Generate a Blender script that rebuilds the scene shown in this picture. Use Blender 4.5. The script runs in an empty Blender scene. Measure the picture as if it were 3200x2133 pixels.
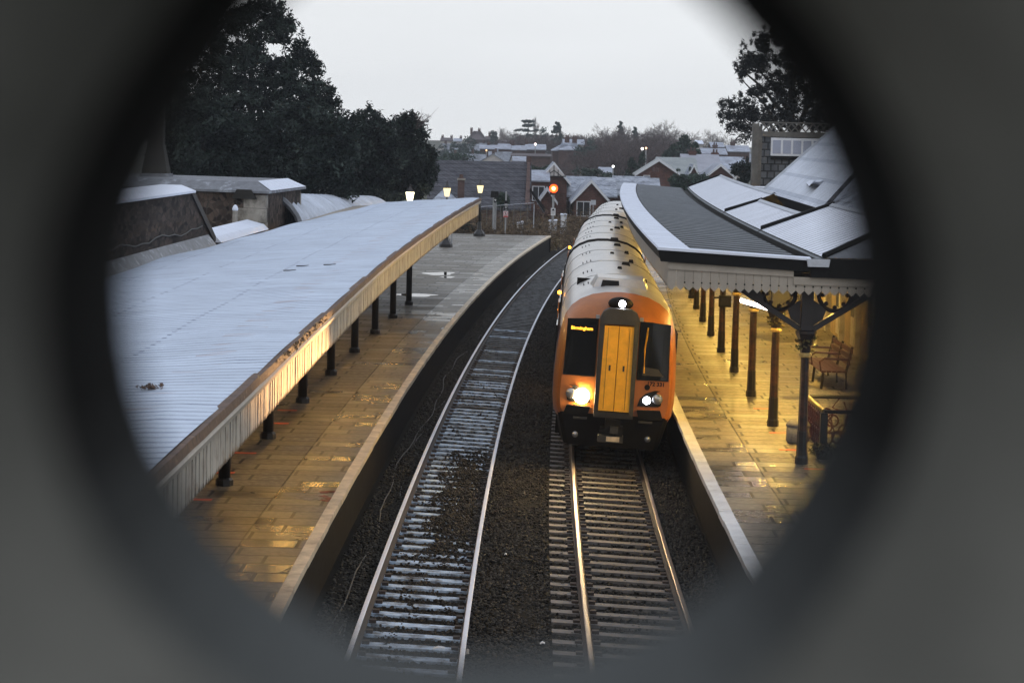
import bpy, math, random
import numpy as np
from mathutils import Vector, Matrix
random.seed(7); RNG = np.random.default_rng(11)
SC = bpy.context.scene
COL = SC.collection
PI = math.pi
# ---------------------------------------------------------------- camera model
CAM_H, F_PX, PITCH, ROLL = 6.8916, 6900.0, 0.09126748, 0.023
IW, IH = 3200.0, 2133.0
_F = Vector((0, math.cos(PITCH), -math.sin(PITCH)))
_R0 = Vector((1, 0, 0)); _U0 = _R0.cross(_F)
_R = math.cos(ROLL) * _R0 + math.sin(ROLL) * _U0
_U = -math.sin(ROLL) * _R0 + math.cos(ROLL) * _U0
def at(px, py, Y):
    d = _F + _R * ((px - IW / 2) / F_PX) + _U * ((IH / 2 - py) / F_PX)
    t = Y / d.y
    return Vector((d.x * t, Y, CAM_H + d.z * t))
def atz(px, py, z):
    d = _F + _R * ((px - IW / 2) / F_PX) + _U * ((IH / 2 - py) / F_PX)
    t = (z - CAM_H) / d.z
    return Vector((d.x * t, d.y * t, z))
cam = bpy.data.cameras.new('camera'); co = bpy.data.objects.new('camera', cam); COL.objects.link(co)
mw = Matrix.Identity(4)
for i in range(3):
    mw[i][0] = _R[i]; mw[i][1] = _U[i]; mw[i][2] = -_F[i]
mw[2][3] = CAM_H
co.matrix_world = mw
cam.sensor_width = 36; cam.lens = 36 * F_PX / IW
cam.clip_start = 0.02; cam.clip_end = 6000
cam.dof.use_dof = True; cam.dof.focus_distance = 55; cam.dof.aperture_fstop = 8.0
SC.camera = co
# ---------------------------------------------------------------- track curve
def Xc(y): return (y - 22) ** 2 / 2640 if y > 22 else 0.0
def th(y): return math.atan((y - 22) / 1320) if y > 22 else 0.0
def T(o, y, z):
    a = th(y)
    return (Xc(y) + o * math.cos(a), y - o * math.sin(a), z)
def yr(a, b, step):
    n = max(1, int(math.ceil((b - a) / step)))
    return [a + (b - a) * i / n for i in range(n + 1)]
LT, RT = -1.345, 1.885      # track centres
CANT = 0.045
# ---------------------------------------------------------------- mesh helpers
class MB:
    def __init__(s): s.v = []; s.f = []; s.m = []; s.uv = None
    def poly(s, pts, m=0):
        n = len(s.v); s.v += [tuple(p) for p in pts]; s.f.append(tuple(range(n, n + len(pts)))); s.m.append(m); return s
    def add(s, vs, fs, m=0):
        n = len(s.v); s.v += [tuple(p) for p in vs]
        for f in fs: s.f.append(tuple(i + n for i in f)); s.m.append(m)
        return s
    def hexa(s, b, t, m=0):
        return s.add(list(b) + list(t), [(3, 2, 1, 0), (4, 5, 6, 7), (0, 1, 5, 4), (1, 2, 6, 5), (2, 3, 7, 6), (3, 0, 4, 7)], m)
    def box(s, c, d, m=0, rz=0, ry=0):
        x, y, z = d[0] / 2, d[1] / 2, d[2] / 2
        P = [(-x, -y, -z), (x, -y, -z), (x, y, -z), (-x, y, -z), (-x, -y, z), (x, -y, z), (x, y, z), (-x, y, z)]
        Mx = Matrix.Rotation(rz, 3, 'Z') @ Matrix.Rotation(ry, 3, 'Y')
        P = [Vector(c) + Mx @ Vector(p) for p in P]
        return s.hexa(P[:4], P[4:], m)
    def bb(s, a, b, m=0):
        return s.box([(a[i] + b[i]) / 2 for i in range(3)], [abs(b[i] - a[i]) for i in range(3)], m)
    def prism(s, pts, vec, m=0):
        n = len(pts); v = Vector(vec); A = [Vector(p) for p in pts]
        return s.add(A + [p + v for p in A], [tuple(range(n - 1, -1, -1)), tuple(range(n, 2 * n))] + [(i, (i + 1) % n, (i + 1) % n + n, i + n) for i in range(n)], m)
    def tube(s, path, r, n=8, m=0, cap=True):
        P = [Vector(p) for p in path]; k = len(P); R = r if isinstance(r, (list, tuple)) else [r] * k
        base = len(s.v)
        for i, p in enumerate(P):
            t = (P[min(i + 1, k - 1)] - P[max(i - 1, 0)]).normalized()
            u = t.cross(Vector((0, 0, 1)))
            if u.length < 1e-3: u = Vector((1, 0, 0))
            u.normalize(); w = u.cross(t)
            for j in range(n):
                a = 2 * PI * j / n
                s.v.append(tuple(p + (u * math.cos(a) + w * math.sin(a)) * R[i]))
        for i in range(k - 1):
            for j in range(n):
                a = base + i * n + j; b = base + i * n + (j + 1) % n
                s.f.append((a, b, b + n, a + n)); s.m.append(m)
        if cap:
            s.f.append(tuple(base + j for j in range(n - 1, -1, -1))); s.m.append(m)
            s.f.append(tuple(base + (k - 1) * n + j for j in range(n))); s.m.append(m)
        return s
    def lathe(s, c, prof, n=12, m=0, sq=False):
        base = len(s.v); off = PI / n if sq else 0
        for (r, z) in prof:
            for j in range(n):
                a = 2 * PI * j / n + off
                s.v.append((c[0] + r * math.cos(a), c[1] + r * math.sin(a), c[2] + z))
        for i in range(len(prof) - 1):
            for j in range(n):
                a = base + i * n + j; b = base + i * n + (j + 1) % n
                s.f.append((a, b, b + n, a + n)); s.m.append(m)
        s.f.append(tuple(base + j for j in range(n - 1, -1, -1))); s.m.append(m)
        s.f.append(tuple(base + (len(prof) - 1) * n + j for j in range(n))); s.m.append(m)
        return s
    def sphere(s, c, r, m=0, nu=12, nv=7, sc=(1, 1, 1)):
        prof = []
        vs = []; fs = []
        for i in range(nv + 1):
            a = -PI / 2 + PI * i / nv
            for j in range(nu):
                b = 2 * PI * j / nu
                vs.append((c[0] + r * sc[0] * math.cos(a) * math.cos(b), c[1] + r * sc[1] * math.cos(a) * math.sin(b), c[2] + r * sc[2] * math.sin(a)))
        for i in range(nv):
            for j in range(nu):
                fs.append((i * nu + j, i * nu + (j + 1) % nu, (i + 1) * nu + (j + 1) % nu, (i + 1) * nu + j))
        return s.add(vs, fs, m)
def link(name, me, mats, parent=None, smooth=False):
    if not isinstance(mats, (list, tuple)): mats = [mats]
    for m in mats: me.materials.append(m)
    if smooth: me.polygons.foreach_set('use_smooth', [True] * len(me.polygons))
    o = bpy.data.objects.new(name, me); COL.objects.link(o)
    if parent: o.parent = parent
    return o
def ob(name, mb, mats, parent=None, smooth=False, world=True):
    """mesh object; with world=True vertices are world coords and the parent's place is taken off"""
    vs = mb.v
    if parent is not None and world:
        l = Vector((0, 0, 0)); p = parent
        while p is not None: l = l + p.location; p = p.parent
        vs = [(x - l.x, y - l.y, z - l.z) for x, y, z in vs]
    me = bpy.data.meshes.new(name); me.from_pydata(vs, [], mb.f); me.update()
    me.polygons.foreach_set('material_index', mb.m)
    if mb.uv is not None:
        uvl = me.uv_layers.new(name='UVMap')
        li = np.empty(len(me.loops), np.int32); me.loops.foreach_get('vertex_index', li)
        uvl.data.foreach_set('uv', np.asarray(mb.uv, np.float32)[li].ravel())
    return link(name, me, mats, parent, smooth)
def tag(o, label, cat, group=None, kind=None):
    if label: o['label'] = label
    if cat: o['category'] = cat
    if group: o['group'] = group
    if kind: o['kind'] = kind
    return o
def thing(name, label, cat, loc=(0, 0, 0), rz=0, group=None):
    o = bpy.data.objects.new(name, None); COL.objects.link(o)
    o.location = loc; o.rotation_euler = (0, 0, rz); o.empty_display_size = .2
    return tag(o, label, cat, group)
KIDS = {}
def dup(root, loc, rz=None, label=None, group=None, scale=None):
    def cp(o, par):
        c = o.copy(); COL.objects.link(c)
        if par is not None: c.parent = par
        for ch in KIDS.setdefault(o.name, [k for k in bpy.data.objects if k.parent == o]): cp(ch, c)
        return c
    r = cp(root, None); r.location = loc
    if rz is not None: r.rotation_euler = (0, 0, rz)
    if label: r['label'] = label
    if group: r['group'] = group
    if scale: r.scale = scale
    return r
def struct(o): o['kind'] = 'structure'; return o
def sweep(prof, ys, m=0, closed=False, mats=None, zf=None, of=None):
    """profile [(offset, z)] carried along the curved railway; UV = (profile length, distance)"""
    mb = MB(); n = len(prof); uv = []
    L = [0]
    for i in range(1, n): L.append(L[-1] + math.hypot(prof[i][0] - prof[i - 1][0], prof[i][1] - prof[i - 1][1]))
    for y in ys:
        for i, (o, z) in enumerate(prof):
            oo = of(o, y, i) if of else o; zz = zf(z, y, i) if zf else z
            mb.v.append(T(oo, y, zz)); uv.append((prof[0][0] + L[i] if not of else oo, y))
    k = n if closed else n - 1
    for a in range(len(ys) - 1):
        for i in range(k):
            j = (i + 1) % n
            mb.f.append((a * n + i, a * n + j, (a + 1) * n + j, (a + 1) * n + i)); mb.m.append(mats[i] if mats else m)
    if closed:
        mb.f.append(tuple(range(n))); mb.m.append(m)
        mb.f.append(tuple((len(ys) - 1) * n + i for i in range(n - 1, -1, -1))); mb.m.append(m)
    mb.uv = uv
    return mb
def np_mesh(name, V, Fq, mats, parent=None, k=4, midx=None):
    me = bpy.data.meshes.new(name)
    V = np.ascontiguousarray(V, np.float32); Fq = np.ascontiguousarray(Fq, np.int32)
    me.vertices.add(len(V)); me.vertices.foreach_set('co', V.ravel())
    me.loops.add(Fq.size); me.loops.foreach_set('vertex_index', Fq.ravel())
    me.polygons.add(len(Fq)); me.polygons.foreach_set('loop_start', np.arange(0, Fq.size, k, dtype=np.int32))
    if midx is not None: me.polygons.foreach_set('material_index', np.ascontiguousarray(midx, np.int32))
    me.update(calc_edges=True)
    return link(name, me, mats, parent)
# ---------------------------------------------------------------- materials
def mat(name, base, rough=.8, metal=0., var=.25, scale=3., bump=0., bscale=30., emis=None, estr=0., spec=.5, rvar=0., c2=None, mask_scale=1., mask_lo=.45, mask_hi=.6, r2=None, coords='Object', coat=0.):
    m = bpy.data.materials.new(name); m.use_nodes = True; nt = m.node_tree; N = nt.nodes; Lk = nt.links
    b = N['Principled BSDF']
    b.inputs['Roughness'].default_value = rough; b.inputs['Metallic'].default_value = metal
    b.inputs['Specular IOR Level'].default_value = spec
    if coat: b.inputs['Coat Weight'].default_value = coat; b.inputs['Coat Roughness'].default_value = .08
    if emis:
        b.inputs['Base Color'].default_value = (*base, 1)
        b.inputs['Emission Color'].default_value = (*emis, 1); b.inputs['Emission Strength'].default_value = estr
        return m
    tc = N.new('ShaderNodeTexCoord'); out = tc.outputs[coords]
    nz = N.new('ShaderNodeTexNoise'); nz.inputs['Scale'].default_value = scale; nz.inputs['Detail'].default_value = 8; nz.inputs['Roughness'].default_value = .65
    Lk.new(out, nz.inputs['Vector'])
    mr = N.new('ShaderNodeMapRange'); mr.inputs[1].default_value = .3; mr.inputs[2].default_value = .7; mr.inputs[3].default_value = 1 - var; mr.inputs[4].default_value = 1 + var
    Lk.new(nz.outputs['Fac'], mr.inputs[0])
    col = N.new('ShaderNodeMix'); col.data_type = 'RGBA'
    col.inputs[6].default_value = (*base, 1); col.inputs[7].default_value = (*(c2 or base), 1); col.inputs[0].default_value = 0
    if c2:
        n2 = N.new('ShaderNodeTexNoise'); n2.inputs['Scale'].default_value = mask_scale; n2.inputs['Detail'].default_value = 9; n2.inputs['Roughness'].default_value = .7
        Lk.new(out, n2.inputs['Vector'])
        m2 = N.new('ShaderNodeMapRange'); m2.inputs[1].default_value = mask_lo; m2.inputs[2].default_value = mask_hi
        Lk.new(n2.outputs['Fac'], m2.inputs[0]); Lk.new(m2.outputs[0], col.inputs[0])
        if r2 is not None:
            rm = N.new('ShaderNodeMapRange'); rm.inputs[3].default_value = rough; rm.inputs[4].default_value = r2
            Lk.new(m2.outputs[0], rm.inputs[0]); Lk.new(rm.outputs[0], b.inputs['Roughness'])
    mu = N.new('ShaderNodeMix'); mu.data_type = 'RGBA'; mu.blend_type = 'MULTIPLY'; mu.inputs[0].default_value = 1
    Lk.new(col.outputs[2], mu.inputs[6]); Lk.new(mr.outputs[0], mu.inputs[7]); Lk.new(mu.outputs[2], b.inputs['Base Color'])
    if rvar and r2 is None:
        rr = N.new('ShaderNodeMapRange'); rr.inputs[1].default_value = .35; rr.inputs[2].default_value = .65; rr.inputs[3].default_value = max(.02, rough - rvar); rr.inputs[4].default_value = min(1, rough + rvar)
        Lk.new(nz.outputs['Fac'], rr.inputs[0]); Lk.new(rr.outputs[0], b.inputs['Roughness'])
    if bump:
        nb = N.new('ShaderNodeTexNoise'); nb.inputs['Scale'].default_value = bscale; nb.inputs['Detail'].default_value = 6
        Lk.new(out, nb.inputs['Vector'])
        bp = N.new('ShaderNodeBump'); bp.inputs['Strength'].default_value = bump; bp.inputs['Distance'].default_value = .02
        Lk.new(nb.outputs['Fac'], bp.inputs['Height']); Lk.new(bp.outputs[0], b.inputs['Normal'])
    return m
def nodes(name):
    m = bpy.data.materials.new(name); m.use_nodes = True
    return m, m.node_tree.nodes, m.node_tree.links, m.node_tree.nodes['Principled BSDF']
def ramp(N, pts):
    r = N.new('ShaderNodeValToRGB'); e = r.color_ramp.elements
    while len(e) < len(pts): e.new(.5)
    for i, (p, c) in enumerate(pts): e[i].position = p; e[i].color = (*c, 1) if len(c) == 3 else c
    return r
def math_n(N, Lk, op, a, b=None, c=None):
    n = N.new('ShaderNodeMath'); n.operation = op
    for i, v in enumerate((a, b, c)):
        if v is None: continue
        if isinstance(v, (int, float)): n.inputs[i].default_value = v
        else: Lk.new(v, n.inputs[i])
    return n.outputs[0]
def flagstones(name, cA, cB, mortar, edge_u, sgn):
    """wet york-stone flags laid in rows across the platform; the metre by the edge is laid in longer slabs"""
    m, N, Lk, b = nodes(name)
    uv = N.new('ShaderNodeUVMap'); 
    sx = N.new('ShaderNodeSeparateXYZ'); Lk.new(uv.outputs[0], sx.inputs[0])
    def brick(w, h, off):
        br = N.new('ShaderNodeTexBrick'); br.inputs['Scale'].default_value = 1; br.inputs['Brick Width'].default_value = w; br.inputs['Row Height'].default_value = h
        br.inputs['Mortar Size'].default_value = .03; br.inputs['Mortar Smooth'].default_value = .2; br.inputs['Bias'].default_value = 0; br.offset = off; br.squash = 1.35; br.squash_frequency = 3
        br.inputs['Color1'].default_value = (0, 0, 0, 1); br.inputs['Color2'].default_value = (1, 1, 1, 1); br.inputs['Mortar'].default_value = (.5, .5, .5, 1)
        Lk.new(uv.outputs[0], br.inputs['Vector']); return br
    b1 = brick(1.15, .62, .37)
    nz = N.new('ShaderNodeTexNoise'); nz.inputs['Scale'].default_value = .55; nz.inputs['Detail'].default_value = 6; nz.inputs['Roughness'].default_value = .7; Lk.new(uv.outputs[0], nz.inputs['Vector'])
    nf = N.new('ShaderNodeTexNoise'); nf.inputs['Scale'].default_value = 9; nf.inputs['Detail'].default_value = 8; Lk.new(uv.outputs[0], nf.inputs['Vector'])
    rm = ramp(N, [(0, cA), (.5, [(cA[i] + cB[i]) / 2 for i in range(3)]), (1, cB)])
    Lk.new(b1.outputs['Color'], rm.inputs[0])
    mo = N.new('ShaderNodeMix'); mo.data_type = 'RGBA'; Lk.new(b1.outputs['Fac'], mo.inputs[0]); Lk.new(rm.outputs[0], mo.inputs[6]); mo.inputs[7].default_value = (*mortar, 1)
    # joint line one metre in from the coping
    d = math_n(N, Lk, 'ABSOLUTE', math_n(N, Lk, 'SUBTRACT', sx.outputs[0], edge_u))
    jl = math_n(N, Lk, 'LESS_THAN', d, .018)
    mj = N.new('ShaderNodeMix'); mj.data_type = 'RGBA'; Lk.new(jl, mj.inputs[0]); Lk.new(mo.outputs[2], mj.inputs[6]); mj.inputs[7].default_value = (*mortar, 1)
    mr = N.new('ShaderNodeMapRange'); mr.inputs[1].default_value = .3; mr.inputs[2].default_value = .7; mr.inputs[3].default_value = .55; mr.inputs[4].default_value = 1.3; Lk.new(nf.outputs['Fac'], mr.inputs[0])
    mu = N.new('ShaderNodeMix'); mu.data_type = 'RGBA'; mu.blend_type = 'MULTIPLY'; mu.inputs[0].default_value = 1
    Lk.new(mj.outputs[2], mu.inputs[6]); Lk.new(mr.outputs[0], mu.inputs[7]); Lk.new(mu.outputs[2], b.inputs['Base Color'])
    # wet roughness: per stone + pooled noise
    rg = math_n(N, Lk, 'ADD', math_n(N, Lk, 'MULTIPLY', b1.outputs['Color'], .55), math_n(N, Lk, 'MULTIPLY', nz.outputs['Fac'], .65))
    mrg = N.new('ShaderNodeMapRange'); mrg.inputs[1].default_value = .25; mrg.inputs[2].default_value = .85; mrg.inputs[3].default_value = .26; mrg.inputs[4].default_value = .72; Lk.new(rg, mrg.inputs[0])
    stp = math_n(N, Lk, 'GREATER_THAN', math_n(N, Lk, 'MULTIPLY', math_n(N, Lk, 'SUBTRACT', sx.outputs[0], edge_u), -sgn), 0)
    Lk.new(math_n(N, Lk, 'MULTIPLY', mrg.outputs[0], math_n(N, Lk, 'MULTIPLY_ADD', stp, -.30, 1)), b.inputs['Roughness'])
    hh = math_n(N, Lk, 'ADD', math_n(N, Lk, 'MULTIPLY', b1.outputs['Fac'], -.5), math_n(N, Lk, 'MULTIPLY', nf.outputs['Fac'], .22))
    bp = N.new('ShaderNodeBump'); bp.inputs['Strength'].default_value = .35; bp.inputs['Distance'].default_value = .012; Lk.new(hh, bp.inputs['Height']); Lk.new(bp.outputs[0], b.inputs['Normal'])
    return m
def sheet_roof(name, base, dark, pitch, lw, dots=(), soft=.5, rust=None):
    """frosted sheeting: thin dark laps every `pitch` m along the railway (UV v), optional rows of fixing bolts (UV u)"""
    m, N, Lk, b = nodes(name)
    uv = N.new('ShaderNodeUVMap'); sx = N.new('ShaderNodeSeparateXYZ'); Lk.new(uv.outputs[0], sx.inputs[0])
    fr = math_n(N, Lk, 'FRACT', math_n(N, Lk, 'DIVIDE', sx.outputs[1], pitch))
    ln = math_n(N, Lk, 'LESS_THAN', fr, lw / pitch)
    # break the lines up
    mp = N.new('ShaderNodeMapping'); mp.inputs['Scale'].default_value = (.8, 3.1, 1); Lk.new(uv.outputs[0], mp.inputs[0])
    nz = N.new('ShaderNodeTexNoise'); nz.inputs['Scale'].default_value = 1.; nz.inputs['Detail'].default_value = 7; nz.inputs['Roughness'].default_value = .75; Lk.new(mp.outputs[0], nz.inputs['Vector'])
    br = N.new('ShaderNodeMapRange'); br.inputs[1].default_value = .42; br.inputs[2].default_value = .62; Lk.new(nz.outputs['Fac'], br.inputs[0])
    k = math_n(N, Lk, 'MULTIPLY', ln, math_n(N, Lk, 'MULTIPLY_ADD', br.outputs[0], soft, 1 - soft))
    for (u0, r) in dots:
        du = math_n(N, Lk, 'LESS_THAN', math_n(N, Lk, 'ABSOLUTE', math_n(N, Lk, 'SUBTRACT', sx.outputs[0], u0)), r)
        fv = math_n(N, Lk, 'LESS_THAN', math_n(N, Lk, 'FRACT', math_n(N, Lk, 'DIVIDE', sx.outputs[1], .42)), .3)
        n2 = N.new('ShaderNodeTexNoise'); n2.inputs['Scale'].default_value = .9; Lk.new(uv.outputs[0], n2.inputs['Vector'])
        k = math_n(N, Lk, 'MAXIMUM', k, math_n(N, Lk, 'MULTIPLY', math_n(N, Lk, 'MULTIPLY', du, fv), math_n(N, Lk, 'GREATER_THAN', n2.outputs['Fac'], .42)))
    nv = N.new('ShaderNodeTexNoise'); nv.inputs['Scale'].default_value = .7; nv.inputs['Detail'].default_value = 9; nv.inputs['Roughness'].default_value = .7; Lk.new(uv.outputs[0], nv.inputs['Vector'])
    vr = N.new('ShaderNodeMapRange'); vr.inputs[1].default_value = .3; vr.inputs[2].default_value = .7; vr.inputs[3].default_value = .82; vr.inputs[4].default_value = 1.07; Lk.new(nv.outputs['Fac'], vr.inputs[0])
    mu = N.new('ShaderNodeMix'); mu.data_type = 'RGBA'; mu.blend_type = 'MULTIPLY'; mu.inputs[0].default_value = 1; mu.inputs[6].default_value = (*base, 1); Lk.new(vr.outputs[0], mu.inputs[7])
    mx = N.new('ShaderNodeMix'); mx.data_type = 'RGBA'; Lk.new(k, mx.inputs[0]); Lk.new(mu.outputs[2], mx.inputs[6]); mx.inputs[7].default_value = (*dark, 1)
    outc = mx.outputs[2]
    if rust:
        u0, u1, rc = rust
        inb = math_n(N, Lk, 'MULTIPLY', math_n(N, Lk, 'GREATER_THAN', sx.outputs[0], u0), math_n(N, Lk, 'LESS_THAN', sx.outputs[0], u1))
        mp2 = N.new('ShaderNodeMapping'); mp2.inputs['Scale'].default_value = (1.2, 5, 1); Lk.new(uv.outputs[0], mp2.inputs[0])
        n3 = N.new('ShaderNodeTexNoise'); n3.inputs['Scale'].default_value = 1.; n3.inputs['Detail'].default_value = 5; Lk.new(mp2.outputs[0], n3.inputs['Vector'])
        g = N.new('ShaderNodeMapRange'); g.inputs[1].default_value = .56; g.inputs[2].default_value = .68; Lk.new(n3.outputs['Fac'], g.inputs[0])
        mz = N.new('ShaderNodeMix'); mz.data_type = 'RGBA'; Lk.new(math_n(N, Lk, 'MULTIPLY', math_n(N, Lk, 'MULTIPLY', inb, g.outputs[0]), .7), mz.inputs[0]); Lk.new(outc, mz.inputs[6]); mz.inputs[7].default_value = (*rc, 1); outc = mz.outputs[2]
    Lk.new(outc, b.inputs['Base Color']); b.inputs['Roughness'].default_value = .6
    hw = math_n(N, Lk, 'ADD', math_n(N, Lk, 'MULTIPLY', k, -1), math_n(N, Lk, 'MULTIPLY', nv.outputs['Fac'], .3))
    bp = N.new('ShaderNodeBump'); bp.inputs['Strength'].default_value = .4; bp.inputs['Distance'].default_value = .02; Lk.new(hw, bp.inputs['Height']); Lk.new(bp.outputs[0], b.inputs['Normal'])
    return m
def masonry(name, cA, cB, mortar, scale=2.2, width=.09, brick=None, frost=0., spec=.15, ys=1., lo=.55):
    m, N, Lk, b = nodes(name)
    tc = N.new('ShaderNodeTexCoord'); o = tc.outputs['Object']
    if ys != 1:
        mpp = N.new('ShaderNodeMapping'); mpp.inputs['Scale'].default_value = (1, ys, 1); Lk.new(o, mpp.inputs[0]); o = mpp.outputs[0]
    if brick:
        ax = N.new('ShaderNodeSeparateXYZ'); Lk.new(o, ax.inputs[0])
        cx = N.new('ShaderNodeCombineXYZ'); Lk.new(math_n(N, Lk, 'ADD', ax.outputs[0], ax.outputs[1]), cx.inputs[0]); Lk.new(ax.outputs[2], cx.inputs[1])
        br = N.new('ShaderNodeTexBrick'); br.inputs['Scale'].default_value = 1; br.inputs['Brick Width'].default_value = brick[0]; br.inputs['Row Height'].default_value = brick[1]; br.inputs['Mortar Size'].default_value = brick[1] * .1
        br.inputs['Color1'].default_value = (*cA, 1); br.inputs['Color2'].default_value = (*cB, 1); br.inputs['Mortar'].default_value = (*mortar, 1); Lk.new(cx.outputs[0], br.inputs['Vector']); c = br.outputs['Color']; h = br.outputs['Fac']
    else:
        v = N.new('ShaderNodeTexVoronoi'); v.inputs['Scale'].default_value = scale; Lk.new(o, v.inputs['Vector'])
        ve = N.new('ShaderNodeTexVoronoi'); ve.feature = 'DISTANCE_TO_EDGE'; ve.inputs['Scale'].default_value = scale; Lk.new(o, ve.inputs['Vector'])
        sp = N.new('ShaderNodeSeparateColor'); Lk.new(v.outputs['Color'], sp.inputs[0])
        rm = ramp(N, [(0, cA), (.6, cB), (1, [x * 1.3 for x in cB])]); Lk.new(sp.outputs[0], rm.inputs[0])
        e = math_n(N, Lk, 'LESS_THAN', ve.outputs['Distance'], width)
        mx = N.new('ShaderNodeMix'); mx.data_type = 'RGBA'; Lk.new(e, mx.inputs[0]); Lk.new(rm.outputs[0], mx.inputs[6]); mx.inputs[7].default_value = (*mortar, 1); c = mx.outputs[2]; h = e
    nz = N.new('ShaderNodeTexNoise'); nz.inputs['Scale'].default_value = 1.3; nz.inputs['Detail'].default_value = 9; nz.inputs['Roughness'].default_value = .75; Lk.new(o, nz.inputs['Vector'])
    mr = N.new('ShaderNodeMapRange'); mr.inputs[1].default_value = .3; mr.inputs[2].default_value = .7; mr.inputs[3].default_value = lo; mr.inputs[4].default_value = 1.4 if lo < .7 else 1.1; Lk.new(nz.outputs['Fac'], mr.inputs[0])
    mu = N.new('ShaderNodeMix'); mu.data_type = 'RGBA'; mu.blend_type = 'MULTIPLY'; mu.inputs[0].default_value = 1; Lk.new(c, mu.inputs[6]); Lk.new(mr.outputs[0], mu.inputs[7])
    oc = mu.outputs[2]
    if frost:
        n4 = N.new('ShaderNodeTexNoise'); n4.inputs['Scale'].default_value = 1.1; n4.inputs['Detail'].default_value = 10; n4.inputs['Roughness'].default_value = .8; Lk.new(o, n4.inputs['Vector'])
        g = N.new('ShaderNodeMapRange'); g.inputs[1].default_value = .40; g.inputs[2].default_value = .66; g.inputs[4].default_value = frost; Lk.new(n4.outputs['Fac'], g.inputs[0])
        mz = N.new('ShaderNodeMix'); mz.data_type = 'RGBA'; Lk.new(g.outputs[0], mz.inputs[0]); Lk.new(oc, mz.inputs[6]); mz.inputs[7].default_value = (.55, .6, .68, 1); oc = mz.outputs[2]
    Lk.new(oc, b.inputs['Base Color']); b.inputs['Roughness'].default_value = .85; b.inputs['Specular IOR Level'].default_value = spec
    bp = N.new('ShaderNodeBump'); bp.inputs['Strength'].default_value = .6; bp.inputs['Distance'].default_value = .03
    Lk.new(math_n(N, Lk, 'ADD', math_n(N, Lk, 'MULTIPLY', h, -.6), nz.outputs['Fac']), bp.inputs['Height']); Lk.new(bp.outputs[0], b.inputs['Normal'])
    return m
def leafmat(name, a, bcol, spec=.3):
    m, N, Lk, b = nodes(name)
    g = N.new('ShaderNodeNewGeometry'); rm = ramp(N, [(0, a), (.7, bcol), (1, [x * 1.5 for x in bcol])]); Lk.new(g.outputs['Random Per Island'], rm.inputs[0])
    Lk.new(rm.outputs[0], b.inputs['Base Color']); b.inputs['Roughness'].default_value = .6; b.inputs['Specular IOR Level'].default_value = spec
    return m
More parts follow.
